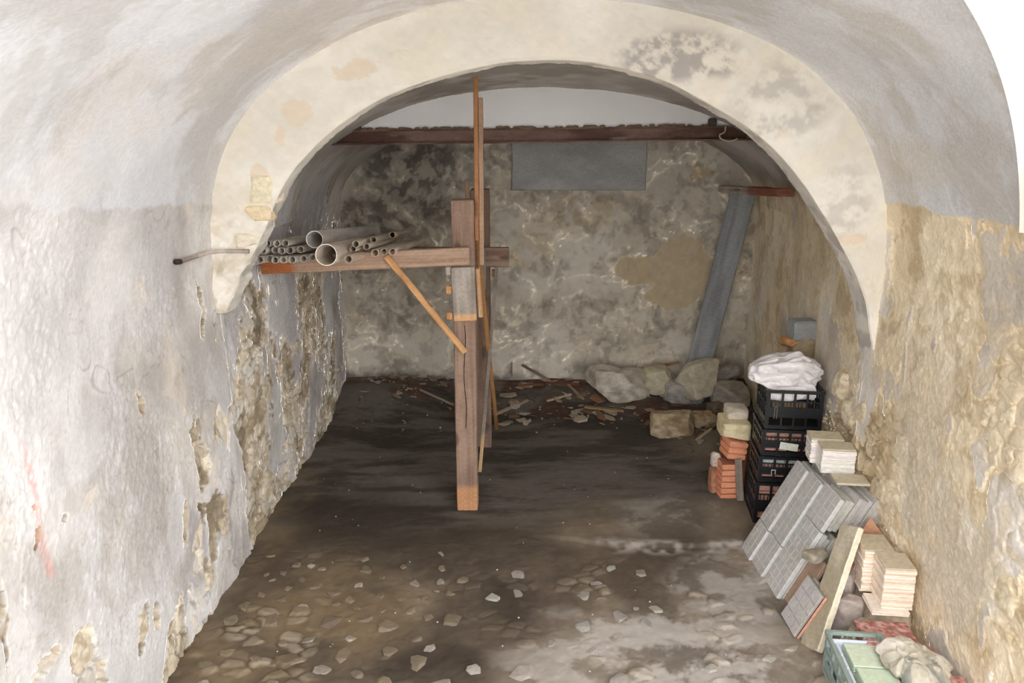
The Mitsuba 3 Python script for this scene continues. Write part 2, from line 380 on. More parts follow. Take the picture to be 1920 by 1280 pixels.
def right_surface(Y, z):
    v = pts(Y, z, 9.1)
    w = warped(v, 171)
    wy, wz = w[..., 0], w[..., 1]
    f = fb(w * [3.8, 2.2, 1], 6, 111, 0.66)
    bias = blob(wy, wz, [(3.16, 1.66, 0.03, 0.07, 0.16), (2.86, 1.60, 0.08, 0.08, 0.16), (2.79, 1.71, 0.07, 0.10, 0.16), (3.37, 1.41, 0.018, 0.05, 0.2), (3.62, 1.50, 0.02, 0.15, 0.17),
                         (3.60, 1.22, 0.025, 0.16, 0.16), (3.0, 1.40, 0.08, 0.12, 0.13), (2.72, 1.40, 0.18, 0.24, 0.24), (2.86, 1.12, 0.060, 0.2, 0.24), (2.66, 0.95, 0.11, 0.24, 0.22),
                         (2.5, 1.5, 0.18, 0.45, 0.17), (3.13, 1.05, 0.035, 0.13, 0.16), (3.72, 1.05, 0.025, 0.15, 0.15), (3.97, 1.05, 0.05, 0.22, 0.10), (2.55, 0.30, 0.18, 0.12, 0.10), (2.85, 0.15, 0.2, 0.1, 0.12),
                         (2.98, 0.75, 0.03, 0.08, 0.16), (3.9, 0.95, 0.12, 0.2, 0.08), (4.3, 0.9, 0.2, 0.3, 0.06)])
    bias = bias - blob(wy, wz, [(2.98, 0.95, 0.05, 0.15, 0.2), (3.45, 1.75, 0.35, 0.2, 0.12), (3.3, 0.75, 0.12, 0.3, 0.1)])
    thr = 0.60 - bias + 0.03 * sstep(4.6, 5.4, Y)
    m = sstep(thr - 0.018, thr + 0.018, f)
    zb = 1.985 + 0.02 * (fb(v * 9, 4, 121) - 0.5) * 2 + 0.012 * np.sin(Y * 9)
    zb = np.where(Y > YA + 0.1, 9, zb)
    top = sstep(zb - 0.008, zb + 0.008, z)
    mm = np.maximum(m, top)
    mc = np.maximum(sstep(thr + 0.004, thr + 0.016, f), top)
    gap = np.exp(-((f - thr + 0.010) / 0.007) ** 2) * (1 - top) * sstep(0.45, 0.55, fbm(v * 4.1, 3, 123))
    whitish = blob(wy, wz, [(2.70, 1.35, 0.32, 0.38, 1.0), (2.6, 0.7, 0.2, 0.3, 0.8)])
    rub = flakes(w * [1.1, 0.85, 1], 141)
    ce, cr, ct, cs = masonry(w[..., 0], w[..., 1], 0.095, 0.075, 177, (-0.5, 8.0, -0.6, 5.5))
    seam = 1 - sstep(0.03, 0.2, ce)
    low = sstep(1.15, 0.85, z + 0.3 * (fbm(v * 2, 3, 122) - 0.5)) * sstep(3.2, 3.9, Y) * sstep(5.0, 4.3, Y)
    fine = fb(v * 38, 3, 142, 0.75)
    grain = noise(v * 150, 147)
    lump = fb(w * [9, 5, 1], 4, 144, 0.65)
    strata = sstep(0.498, 0.506, fb(w * [4.2, 2.6, 1], 5, 145, 0.66))
    d = mm * (0.008 + (0.007 * (fine - 0.5) + 0.0015 * (grain - 0.5)) * (1 - 0.75 * top)) + (1 - mm) * (0.006 * rub + 0.012 * (fine - 0.5) + 0.004 * (grain - 0.5) + 0.040 * low * (0.6 * cr + 0.5 * ct + 0.5 * sstep(0.0, 0.45, ce) - 0.5))
    d = d + (0.011 * (lump - 0.5) + 0.001 * strata - 0.03 * blob(wy, wz, [(2.63, 0.67, 0.045, 0.06, 1.0)])) * (1 - top) - 0.006 * gap + 0.020 * whitish * (0.6 * cr + 0.5 * ct + 0.4 * sstep(0.0, 0.4, ce) - 0.5) * (1 - top)
    d = d * (1 - 0.6 * sstep(3.9, 4.8, Y) * (1 - low))
    d = d + 0.04 * (fbm(v * 0.9, 2, 146) - 0.5) * (1 - sstep(1.3, 1.9, z)) - 0.016
    n1 = fbm(v * 2.4, 4, 151)
    tan = lerp(S(218, 204, 176), S(230, 218, 194), sstep(0.3, 0.7, n1))
    tan = lerp(tan, S(196, 179, 148), 0.75 * sstep(0.50, 0.62, fb(w * 8, 4, 152)))
    tan = lerp(tan, S(212, 206, 194), 0.8 * sstep(0.46, 0.60, fb(w * [2.4, 1.6, 1], 5, 153)) * sstep(1.8, 0.6, z))
    tan = tan * (0.84 + 0.32 * fine)[..., None]
    grey = lerp(S(198, 192, 183), S(218, 212, 203), sstep(0.35, 0.65, fbm(v * 3.5, 4, 154)))
    grey = lerp(grey, S(222, 208, 182), 0.6 * sstep(0.52, 0.62, fb(w * 6, 3, 155)))
    grey = grey * (0.94 + 0.12 * fine)[..., None]
    vault = lerp(S(205, 206, 208), S(217, 218, 220), sstep(0.35, 0.65, n1))
    vault = lerp(vault, S(208, 202, 190), 0.6 * blob(Y, z, [(3.5, 2.2, 0.3, 0.12, 1)]))
    grey = lerp(grey, S(212, 198, 170), 0.7 * whitish * sstep(0.50, 0.60, fb(w * 5, 5, 157)))
    col = lerp(tan, lerp(grey, vault, top), mc)
    grey = grey * (1 - 0.16 * whitish * (1 - cs))[..., None]
    grey = lerp(grey, S(150, 134, 106), 0.7 * whitish * seam * sstep(0.40, 0.55, fbm(v * 7, 3, 158)))
    stone = lerp(S(170, 153, 124), S(212, 200, 176), sstep(0.35, 0.65, fb(w * 6, 4, 156)))
    stone = lerp(stone * (0.84 + 0.3 * cs)[..., None], S(120, 104, 78), 0.75 * seam)
    col = lerp(col, stone, (1 - mm) * low * 0.8)
    grime = sstep(0.46, 0.60, fb(w * [4, 1.8, 1], 5, 165))
    col = lerp(col, col * S(220, 210, 194), 0.5 * grime)
    dust = blob(wy, wz, [(2.75, 0.05, 0.35, 0.14, 1.0)]) * sstep(0.35, 0.6, fbm(v * 9, 4, 166))
    col = lerp(col, S(206, 203, 199), 0.7 * dust)
    return d, col * (0.90 + 0.20 * grain)[..., None]

def rows(lst):
    """Grid lines from (start, stop, step) runs."""
    out = []
    for a, b, st in lst:
        out.append(np.arange(a, b - 1e-9, st))
    out.append([lst[-1][1]])
    return np.concatenate(out)

# walls: z up to 1.97 in front of the arch, 1.75 behind it
def wall(side):
    Y = rows([(0.3, 1.7, 0.06), (1.7, 4.2, 0.0052), (4.2, 7.12, 0.0095)] if side < 0 else [(2.2, 4.2, 0.0052), (4.2, 7.12, 0.0095)])
    s = np.linspace(-0.03, 1, 320)
    ztop = np.where(Y < YA + 0.08, 1.97, 1.80)
    Yg, sg = np.meshgrid(Y, s, indexing='ij')
    z = sg * ztop[:, None]
    fade = np.where(Yg > YA + 0.08, sstep(1.80, 1.60, z), 1.0)
    if side < 0:
        d, c = left_surface(Yg, z)
        d = d * fade
        P = np.stack([xl(z) + d, Yg, z], -1)
    else:
        d, c = right_surface(Yg, z)
        d = d * fade
        P = np.stack([xr(Yg, z) - d, Yg, z], -1)
    return P, c
P, c = wall(-1)
put('wall_left', grid(P, True), 'mat_plaster', c.reshape(-1, 3), smooth=True, kind='structure', cat='wall', label='rough flaking plaster wall on the left, running under the arch into the dark room')
P, c = wall(1)
put('wall_right', grid(P), 'mat_plaster', c.reshape(-1, 3), smooth=True, kind='structure', cat='wall', label='tan mortar wall with grey plaster scraps, behind the tile stacks and crates')

# front vault; its right half is cut by the side vault along the groin
def vault_piece(name, s0, s1, ns, ylo, yhi, u, label):
    ss = np.linspace(s0, s1, ns)
    X0, Z0 = PX(ss), PZ(ss)
    Ylo, Yhi = ylo(X0, Z0), yhi(X0, Z0)
    Yg = Ylo[:, None] + (Yhi - Ylo)[:, None] * u[None]
    dx, dz = np.gradient(X0), np.gradient(Z0)
    N = np.stack([dz, -dx], 1) / np.hypot(dx, dz)[:, None]         # towards the room
    Zs = np.broadcast_to(Z0[:, None], Yg.shape)
    wgt = sstep(0.0, 1.0, (X0 + 0.1) / 0.9)[:, None]
    d, c = np.zeros(Yg.shape), np.zeros(Yg.shape + (3,))
    for fn, arc, k in ((left_surface, 1.965 + ss - sl, 1 - wgt), (right_surface, 1.965 + sr - ss, wgt)):      # measured along the curve
        on = k[:, 0] > 0
        di, ci = fn(Yg[on], np.broadcast_to(arc[on][:, None], Yg[on].shape))
        d[on] += di * k[on]; c[on] += ci * k[on][..., None]
    v3 = np.stack([np.broadcast_to(X0[:, None], Yg.shape), Yg, Zs], -1)
    sgn = np.where(N[:, 0:1] * (0.17 - X0[:, None]) + N[:, 1:2] * (1.0 - Z0[:, None]) > 0, 1, -1)
    N = N * sgn
    d = d + 0.010 * (fbm(v3 * 1.7, 3, 202) - 0.5) + 0.0018 * sstep(0.56, 0.575, fb(v3 * [3, 6, 3], 5, 201)) + 0.0022 * (fb(v3 * 30, 3, 203) - 0.5)
    c = c * (0.95 + 0.10 * fb(v3 * 14, 3, 208))[..., None]
    P = v3 + d[..., None] * np.stack([N[:, 0], 0 * N[:, 0], N[:, 1]], -1)[:, None]
    put(name, grid(P), 'mat_plaster', c.reshape(-1, 3), smooth=True, kind='structure', cat='ceiling', label=label)
sl, sr = _ss[_pz > 1.965][[0, -1]]
sm = _ss[np.argmin(np.abs(_px - 0.17) + 9 * (_pz < 2))]
full = lambda x, z: np.full_like(x, YA + 0.10)
vault_piece('ceiling_front', sl, sm, 300, lambda x, z: np.full_like(x, 0.3), full, np.concatenate([np.linspace(0, 0.4, 40, endpoint=False), np.linspace(0.4, 1, 340)]), 'smooth grey-white plaster barrel vault left of its crown, in front of the arch')
vault_piece('ceiling_front_right', sm, sr, 300, lambda x, z: np.where((x > 1.6) & (z < 2.26), 2.2 + (groin(x) - 2.2) * sstep(1.97, 2.24, z), groin(x)), full, np.linspace(0, 1, 330), 'grey plaster vault web between the arch and the groin at the top right')

# side vault: its cream web runs away to the right between the two groins
gx = np.linspace(1.80, 0.171, 120)
gz = np.interp(gx, _px[~_half], _pz[~_half])
gy = groin(gx)
w = np.linspace(-0.02, 2.4, 60)
P = np.stack([gx[:, None] + w[None], np.broadcast_to(gy[:, None], (120, 60)), np.broadcast_to(gz[:, None], (120, 60))], -1)
P[..., 2] -= 0.012 * (fbm(P * 2, 3, 205) - 0.3)
put('ceiling_side', grid(P), 'mat_plaster', lambda q: lerp(S(232, 228, 218), S(224, 219, 207), fbm(q * 3, 3, 206)), smooth=True, kind='structure', cat='ceiling', label='cream web of the side vault beyond the groin at the top right')

# back vault
def backprof(Y):
    t = np.clip((Y - 5.36) / (YB - 5.36), 0, 1)
    b = np.where(Y < 5.36, 0.86 + 0.09 * (5.36 - Y) / 1.3, 0.86 - 0.13 * t)
    cx, a = 0.20 + 0.11 * t + 0.0 * Y, 1.66 + 0.11 * t
    return cx, a, b
Y = np.linspace(YA + 0.08, YB + 0.12, 200)
th = np.linspace(math.pi, 0, 260)
cx, a, b = backprof(Y)
left, right = xl(1.74) - 0.0 * Y, xr(Y, np.full_like(Y, 1.5))
cosw = np.cos(th)
X = np.where(cosw[None] < 0, cx[:, None] + (cx - left)[:, None] * cosw[None], cx[:, None] + (right - cx)[:, None] * cosw[None])
Z = 1.74 + b[:, None] * np.abs(np.sin(th))[None] ** 0.97 + 0.01
Yg = np.broadcast_to(Y[:, None], X.shape)
v3 = np.stack([X, Yg, Z], -1)
d = 0.02 * (fbm(v3 * 2.5, 4, 211) - 0.3) + 0.012 * (fbm(v3 * 9, 4, 212) - 0.5)
nn = np.stack([-(X - cx[:, None]) / 1.7, 0 * X, -(Z - 1.74) / b[:, None]], -1)
nn /= np.linalg.norm(nn, axis=-1, keepdims=True) + 1e-9
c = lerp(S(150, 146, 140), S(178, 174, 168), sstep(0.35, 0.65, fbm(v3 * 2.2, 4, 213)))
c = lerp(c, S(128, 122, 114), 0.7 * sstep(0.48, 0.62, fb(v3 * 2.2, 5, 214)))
low_ = sstep(2.10, 1.80, Z + 0.12 * (fb(v3 * 5, 4, 215) - 0.5))
_, ca = left_surface(Yg, np.minimum(Z, 1.9)); _, cb = right_surface(Yg, np.minimum(Z, 1.9))
c = lerp(c, np.where((X < 0.3)[..., None], ca, cb), low_)
put('ceiling_back', grid(v3 + nn * d[..., None]), 'mat_plaster', c.reshape(-1, 3), smooth=True, kind='structure', cat='ceiling', label='sooty grey plaster vault of the inner room behind the arch')

# back wall
X = np.linspace(-1.62, 2.28, 400); Z = np.linspace(-0.05, 2.62, 280)
Xg, Zg = np.meshgrid(X, Z, indexing='ij')
v = pts(Xg, Zg, 0.7)
w = v + 0.16 * (np.stack([fbm(v * 3, 3, 301), fbm(v * 3, 3, 302), fbm(v * 3, 3, 303)], -1) - 0.5)
base = lerp(S(186, 176, 159), S(214, 206, 191), sstep(0.40, 0.60, fb(w * 2.6, 6, 304)))
base = lerp(base, S(184, 167, 136), 0.75 * sstep(0.4, 0.55, fb(v * 5, 5, 328)) * blob(Xg, Zg + 0.2 * (fbm(v * 4, 3, 305) - 0.5), [(0.55, 1.62, 0.45, 0.14, 1), (0.15, 1.35, 0.22, 0.2, 0.9), (1.65, 2.0, 0.22, 0.07, 1), (0.85, 1.75, 0.2, 0.1, 1)]))
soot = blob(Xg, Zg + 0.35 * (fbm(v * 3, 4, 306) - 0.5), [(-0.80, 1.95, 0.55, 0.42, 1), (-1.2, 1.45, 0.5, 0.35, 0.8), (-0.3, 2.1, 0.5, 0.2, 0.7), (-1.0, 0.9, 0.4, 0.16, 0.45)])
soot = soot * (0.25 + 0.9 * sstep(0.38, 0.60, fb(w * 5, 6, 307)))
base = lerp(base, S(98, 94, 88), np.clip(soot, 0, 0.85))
patch = blob(Xg + 0.22 * (fb(v * 4, 6, 308, 0.66) - 0.5), Zg + 0.24 * (fb(v * 4, 6, 309, 0.66) - 0.5), [(1.50, 1.16, 0.34, 0.30, 1), (1.12, 1.14, 0.26, 0.13, 1), (1.40, 0.90, 0.24, 0.13, 1)])
pm = sstep(0.42, 0.50, patch)
base = lerp(base, lerp(S(188, 170, 140), S(200, 184, 156), fbm(w * 6, 3, 310)), pm)
base = lerp(base, S(214, 204, 186), 0.6 * sstep(0.53, 0.62, fbm(w * [4, 5, 1], 4, 311)) * sstep(0.9, 0.3, Zg))
base = lerp(base, S(144, 135, 121), 0.5 * sstep(0.55, 0.64, fbm(w * [6, 6, 1], 4, 312)) * (1 - pm))
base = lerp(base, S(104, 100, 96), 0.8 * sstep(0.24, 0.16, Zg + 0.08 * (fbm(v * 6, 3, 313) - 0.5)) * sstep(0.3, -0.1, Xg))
white = sstep(1.70, 1.95, Zg) * sstep(0.9, 1.3, Xg) * sstep(0.42, 0.52, fbm(w * 3, 4, 314))
base = lerp(base, S(196, 190, 178), 0.8 * white)
fl = sstep(0.5, 0.512, fb(w * 4, 6, 315))
base = base * (0.86 + 0.28 * fb(v * 24, 3, 319))[..., None]
base = lerp(base, base * 0.82, crackle(w * 3.2, 326, 0.005) * sstep(0.47, 0.55, fbm(v * 2, 2, 327)))
base = lerp(base, S(214, 206, 190), 0.45 * sstep(0.50, 0.56, fb(w * 8, 5, 329)) * (1 - pm))
base = lerp(base, base * 0.72, 0.8 * sstep(0.54, 0.60, fb(w * 9, 5, 330)) * (1 - pm))
d = 0.008 * fl * (1 - pm) + 0.022 * (fbm(w * 5, 4, 316) - 0.5) * (1 - 0.8 * pm) + 0.010 * (fb(v * 22, 3, 317) - 0.5) + 0.012 * pm + 0.05 * (fbm(v * 1.2, 2, 318) - 0.5)
P = np.stack([Xg, YB - d, Zg], -1)
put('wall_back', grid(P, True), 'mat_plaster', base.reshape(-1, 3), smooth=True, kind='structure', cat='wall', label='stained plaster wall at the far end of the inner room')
# grey cement patch on it
X = np.linspace(-0.014, 1.157, 100); Z = np.linspace(1.84, 2.40, 60)
Xg, Zg = np.meshgrid(X, Z, indexing='ij')
v = pts(Xg, Zg, 1.7)
Xj = Xg + 0.02 * (Zg < 2.1) * (Xg - 0.57) * 0.0
rim = np.minimum(np.minimum(Xg - X[0], X[-1] - Xg), Zg - Z[0])
dep = np.where(rim < 1e-6, -0.06, 0.034 + 0.004 * (fbm(v * 20, 3, 321) - 0.5))
jx = 0.012 * (fbm(v * 9, 3, 322) - 0.5) * (np.minimum(Xg - X[0], X[-1] - Xg) < 0.02); jz = 0.02 * (fbm(v * 8, 3, 323) - 0.5) * (Zg - Z[0] < 0.02)
P = np.stack([Xg + jx, YB - dep, Zg + jz], -1)
put('cement_patch', grid(P, True), 'mat_plaster', lerp(S(164, 164, 162), S(184, 184, 182), sstep(0.3, 0.7, fbm(v * [3, 6, 1], 4, 324))).reshape(-1, 3), 'wall_back', smooth=40 if False else True, label='smooth grey cement patch under the steel beam')

# lunette above the steel beam
X = np.linspace(-1.25, 1.72, 170); u = np.linspace(0, 1, 40)
cx, a, b = backprof(np.array(5.36))
topz = 1.76 + 0.95 * np.sqrt(np.clip(1 - ((X - 0.22) / 1.74) ** 2, 0.0, 1))
Xg, ug = np.meshgrid(X, u, indexing='ij')
zb_ = 2.352 + 0.0115 * (Xg - 0.2)
Zg = zb_ + ug * np.maximum(topz[:, None] - zb_, 0.01)
v = pts(Xg, Zg, 2.7)
P = np.stack([Xg, 5.385 - 0.012 * (fbm(v * 2.5, 3, 331) - 0.5) - 0.004 * (fbm(v * 14, 3, 332) - 0.5), Zg], -1)
P2 = P.copy(); P2[..., 1] = 5.50
m1, m2 = grid(P, True), grid(P2)
bot = np.stack([P[:, 0], P2[:, 0]], 1)
V, Fc = join([m1, m2, grid(bot)])
put('wall_lunette', (V, Fc), 'mat_plaster', lambda q: lerp(S(222, 221, 219), S(234, 233, 232), fbm(q * 3, 3, 333)), smooth=30 if False else True, kind='structure', cat='wall', label='white plastered wall above the rusty steel beam')

# the arch
INNER = np.array([(-1.43, 1.44), (-1.41, 1.50), (-1.374, 1.57), (-1.335, 1.65), (-1.285, 1.719), (-1.24, 1.80), (-1.197, 1.874), (-1.16, 1.96), (-1.12, 2.04), (-1.045, 2.145), (-0.94, 2.25), (-0.851, 2.325), (-0.763, 2.385),
                  (-0.677, 2.436), (-0.593, 2.478), (-0.424, 2.541), (-0.199, 2.6), (0.025, 2.636), (0.2, 2.642), (0.359, 2.632), (0.464, 2.614), (0.6, 2.582), (0.743, 2.537), (0.863, 2.479), (0.985, 2.414),
                  (1.108, 2.343), (1.217, 2.265), (1.30, 2.19), (1.40, 2.08), (1.50, 1.95), (1.59, 1.82), (1.667, 1.70), (1.727, 1.59), (1.775, 1.475), (1.806, 1.34), (1.838, 1.22), (1.88, 1.05)])
def resample(p, n):
    s = np.concatenate([[0], np.cumsum(np.linalg.norm(np.diff(p, axis=0), axis=1))])
    t = np.linspace(0, s[-1], n)
    return np.stack([PchipInterpolator(s, p[:, 0])(t), PchipInterpolator(s, p[:, 1])(t)], 1)
NA = 700
inn = resample(INNER, NA)
s1 = _ss[np.argmin(np.abs(_pz - 1.44) + 9 * (~_half))]; s2 = _ss[np.argmin(np.abs(_pz - 1.05) + 9 * _half)]
so = np.linspace(s1, s2, NA)
out = np.stack([PX(so), PZ(so)], 1)
_t = np.gradient(out, axis=0); _t /= np.linalg.norm(_t, axis=1, keepdims=True)
outn = np.stack([-_t[:, 1], _t[:, 0]], 1)                                   # away from the room
lift = out + outn * 0.05      # runs on behind the vault's surface
NF, NS = 60, 14
face_t = np.linspace(0, 1, NF)
cols, cl = [], []
uu = np.linspace(0, 1, NA)
wid = np.linalg.norm(out - inn, axis=1)
for j, t in enumerate(face_t):
    q = lift * (1 - t) + inn * t
    q3 = np.stack([q[:, 0], np.full(NA, YA), q[:, 1]], 1)
    broken = sstep(0.17, 0.05, uu)                                   # the left foot is broken, stones show
    dd = 0.010 * (fbm(q3 * 6, 4, 401) - 0.5) + 0.006 * (fbm(q3 * 24, 3, 402) - 0.5) + broken * (0.05 * (flakes(q3 * 1.1, 403) - 0.6))
    dd += 0.0025 * sstep(0.495, 0.503, fb(q3 * 4, 6, 404)) + 0.004 * (fb(q3 * 40, 3, 425) - 0.5)
    rnd = 0.012 * sstep(0.90, 1.0, t) ** 2
    q3[:, 1] -= dd - rnd
    cols.append(q3)
    cc = lerp(S(224, 218, 205), S(236, 231, 220), sstep(0.35, 0.65, fbm(q3 * 3, 4, 405)))
    cc = lerp(cc, S(230, 222, 204), 0.6 * sstep(0.54, 0.66, fbm(q3 * 4.2, 4, 406)))
    gst = blob(q3[:, 0] + 0.25 * (fbm(q3 * 5, 3, 407) - 0.5), q3[:, 2], [(0.78, 2.66, 0.26, 0.12, 1), (1.25, 2.45, 0.22, 0.2, 0.45), (1.6, 1.98, 0.12, 0.2, 0.35)]) * sstep(0.40, 0.60, fb(q3 * 14, 5, 408))
    cc = lerp(cc, S(166, 160, 154), np.clip(gst * 1.1, 0, 0.85))
    tn = blob(q3[:, 0] + 0.16 * (fb(q3 * 7, 5, 409) - 0.5), q3[:, 2] + 0.16 * (fb(q3 * 7, 5, 410) - 0.5), [(-1.0, 2.40, 0.085, 0.055, 1), (-1.10, 2.30, 0.03, 0.06, 1), (-0.72, 2.60, 0.12, 0.05, 0.7), (-1.22, 2.15, 0.06, 0.05, 1), (1.66, 1.82, 0.08, 0.05, 0.9), (1.3, 2.3, 0.06, 0.05, 0.5)])
    cc = lerp(cc, S(226, 210, 188), 0.8 * sstep(0.4, 0.6, tn))
    cc = lerp(cc, lerp(S(204, 192, 170), S(230, 224, 212), sstep(0.38, 0.58, fb(q3 * 9, 5, 411))), 0.75 * broken)
    cl.append(cc * (0.93 + 0.14 * fb(q3 * 30, 3, 426))[:, None])
for j in range(1, NS + 1):
    t = j / NS
    q3 = np.stack([inn[:, 0], np.full(NA, YA + 0.012 + 0.165 * t), inn[:, 1]], 1)
    dv = -outn
    broken = sstep(0.17, 0.05, uu)
    off = -0.006 * (j == 1) + 0.010 * (fbm(q3 * 12, 4, 420) - 0.5) + broken * 0.07 * (flakes(q3 * 1.2, 421) - 0.5) * np.minimum(1, wid / 0.1)
    off += 0.010 * (fbm(q3 * [40, 3, 40], 3, 422) - 0.5) * t
    q3[:, 0] += dv[:, 0] * off; q3[:, 2] += dv[:, 1] * off
    cols.append(q3)
    cc = lerp(S(196, 192, 184), S(216, 211, 200), sstep(0.35, 0.65, fbm(q3 * 6, 4, 423)))
    cl.append(lerp(cc, S(160, 154, 146), 0.6 * sstep(0.5, 0.65, fbm(q3 * 11, 4, 424))))
q3 = np.stack([lift[:, 0], np.full(NA, YA + 0.18), lift[:, 1]], 1)
cols.append(q3); cl.append(cl[-1])
put('arch', grid(np.stack(cols, 1)), 'mat_plaster', np.stack(cl, 1).reshape(-1, 3), smooth=True, kind='structure', cat='arch', label='wide cream plastered arch with grey stain, dividing the vault from the inner room')
for i, (x, z, sx, sz, c1) in enumerate([(-1.205, 2.05, 0.15, 0.135, S(232, 222, 194)), (-1.235, 1.935, 0.13, 0.075, S(226, 208, 174)), (-1.31, 1.80, 0.10, 0.08, S(224, 214, 194))]):
    rock('stone', (x, YA + 0.052, z), (sx, 0.13, sz), 430 + i, c1 * 0.95, np.minimum(c1 * 1.05, 0.9), p=7, rough=0.03, rot=0.1 * (i % 3 - 1), n=3, parent='arch')

# ------------------------------------------------------------------ floor
X = rows([(-1.72, 2.3, 0.009)]); Y = rows([(-0.6, 2.6, 0.12), (2.6, 4.3, 0.0075), (4.3, 7.15, 0.011)])
def floor_height(x, y, more=False):
    v = pts(x, y, 0.0)
    h = 0.03 * (fbm(v * 1.1, 3, 501) - 0.5) + 0.008 * (fbm(v * 7, 4, 502) - 0.5)
    h = h + 0.14 * sstep(6.3, 7.0, y + 0.35 * (fbm(v * 2.5, 3, 503) - 0.5))
    def hump(cx, cy, rx, ry, a):
        return a * np.exp(-(((x - cx) / rx) ** 2 + ((y - cy) / ry) ** 2))
    h = h + hump(-1.15, 6.62, 0.42, 0.30, 0.17) + hump(1.58, 5.65, 0.26, 0.26, 0.13) + hump(1.5, 6.6, 0.5, 0.35, 0.01)
    wx, wy_ = x + 0.05 * (fb(v * 11, 3, 526) - 0.5), y + 0.05 * (fb(v * 11, 3, 527) - 0.5)
    ce, cr, ct, cs = masonry(wx, wy_, 0.095, 0.070, 528, (-2.0, 2.6, -1.0, 7.4))
    out_ = sstep(0.42, 0.66, cr)                                        # only some stones stand clear of the earth
    cob = out_ * ((0.2 + 0.6 * cr) * sstep(0.04, 0.40, ce) + 0.5 * ct * sstep(0.04, 0.25, ce))
    zone = sstep(4.25, 3.75, y + 0.3 * (fbm(v * 3, 3, 506) - 0.5)) * (0.35 + 0.65 * np.maximum(sstep(0.1, 0.6, x), sstep(-0.3, -0.7, x)))
    zone = zone * (0.10 + 0.90 * sstep(0.45, 0.60, fb(v * 2.6, 4, 529)))
    h = h + 0.020 * np.clip(cob, -0.2, 1.3) * zone * sstep(-0.2, 0.2, y) + 0.008 * (fb(v * 22, 4, 507) - 0.5)
    # worn edge of the cement screed
    ed = 4.19 + 0.05 * (fbm(v * 4, 3, 508) - 0.5) + 0.16 * sstep(0.7, 0.0, x)
    h = h + 0.016 * sstep(ed - 0.02, ed + 0.02, y) * sstep(0.05, 0.35, x)
    return (h, ce, cs, out_, zone) if more else h
Xg, Yg = np.meshgrid(X, Y, indexing='ij')
h, ce, cs, cr, zone = floor_height(Xg, Yg, True)
v = pts(Xg, Yg, 0.4)
w = v + 0.2 * (np.stack([fbm(v * 2, 3, 511), fbm(v * 2, 3, 512), fbm(v * 2, 3, 513)], -1) - 0.5)
c = lerp(S(92, 81, 70), S(134, 120, 103), sstep(0.33, 0.66, fbm(w * 2.2, 5, 514)))
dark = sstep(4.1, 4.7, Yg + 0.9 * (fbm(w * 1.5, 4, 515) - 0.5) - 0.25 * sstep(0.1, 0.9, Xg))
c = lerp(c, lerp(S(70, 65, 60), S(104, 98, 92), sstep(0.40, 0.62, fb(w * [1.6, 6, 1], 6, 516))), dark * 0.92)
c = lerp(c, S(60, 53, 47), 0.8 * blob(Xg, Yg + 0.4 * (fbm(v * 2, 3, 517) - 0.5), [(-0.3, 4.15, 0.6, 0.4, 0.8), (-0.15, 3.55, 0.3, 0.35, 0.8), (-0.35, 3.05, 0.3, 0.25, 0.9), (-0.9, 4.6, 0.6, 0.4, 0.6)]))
tanz = blob(Xg, Yg, [(-0.95, 3.55, 0.5, 0.5, 0.9), (-1.2, 3.1, 0.4, 0.5, 0.8), (-1.45, 4.6, 0.18, 0.9, 0.7)])
c = lerp(c, S(150, 130, 100), 0.55 * tanz * sstep(0.3, 0.65, fbm(w * 4, 4, 518)))
dust = blob(Xg, Yg + 0.3 * (fbm(v * 2.4, 3, 519) - 0.5), [(0.75, 3.2, 0.7, 0.45, 1), (1.15, 3.75, 0.35, 0.35, 0.9), (0.3, 3.1, 0.4, 0.3, 0.7), (1.0, 4.55, 0.4, 0.3, 0.55)])
dust = dust * (0.25 + 0.75 * sstep(0.43, 0.57, fb(w * 5, 6, 520, 0.68)))
edline = 4.17 + 0.16 * sstep(0.7, 0.0, Xg)
dust = np.maximum(dust, (1 - sstep(0.02, 0.09, np.abs(Yg - edline + 0.1 * (fbm(v * 5, 3, 521) - 0.5)))) * sstep(0.2, 0.8, Xg) * sstep(0.36, 0.56, fbm(v * 11, 3, 522)))
c = lerp(c, S(182, 175, 167), 0.78 * dust)
shown = zone * cr * sstep(0.06, 0.22, ce)                # stone tops worn clear of the earth
c = lerp(c, c * 0.7 + 0.3 * lerp(S(150, 132, 106), S(176, 166, 150), cs), shown)
c = c * (1 + 0.30 * (cs - 0.5) * shown)[..., None]
c = lerp(c, S(84, 74, 62), 0.5 * zone * cr * (1 - sstep(0.02, 0.12, ce)))
c = lerp(c, lerp(S(104, 92, 78), S(140, 128, 112), fb(v * 12, 4, 530)), 0.8 * blob(Xg, Yg + 0.2 * (fbm(v * 5, 3, 531) - 0.5), [(1.55, 5.62, 0.34, 0.34, 1)]))
c = lerp(c, S(116, 110, 102), 0.7 * sstep(0.46, 0.58, fb(w * 6, 5, 532)) * sstep(6.65, 6.85, Yg))
c = lerp(c, S(96, 66, 48), 0.6 * sstep(0.5, 0.62, fbm(w * 5, 4, 524)) * sstep(6.2, 6.6, Yg))
c = c * (0.82 + 0.36 * fb(v * 26, 3, 525))[..., None]
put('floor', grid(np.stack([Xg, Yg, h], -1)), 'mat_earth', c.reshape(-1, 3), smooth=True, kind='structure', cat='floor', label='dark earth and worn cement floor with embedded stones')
def fz(x, y): return float(floor_height(np.array([x]), np.array([y]))[0])

put('floor_bay', boxes([(3.1, 1.1, -0.03, 2.7, 3.4, 0.05)]), 'mat_earth', S(140, 128, 112), kind='structure', cat='floor', label='earth floor of the side bay on the right, outside the picture')

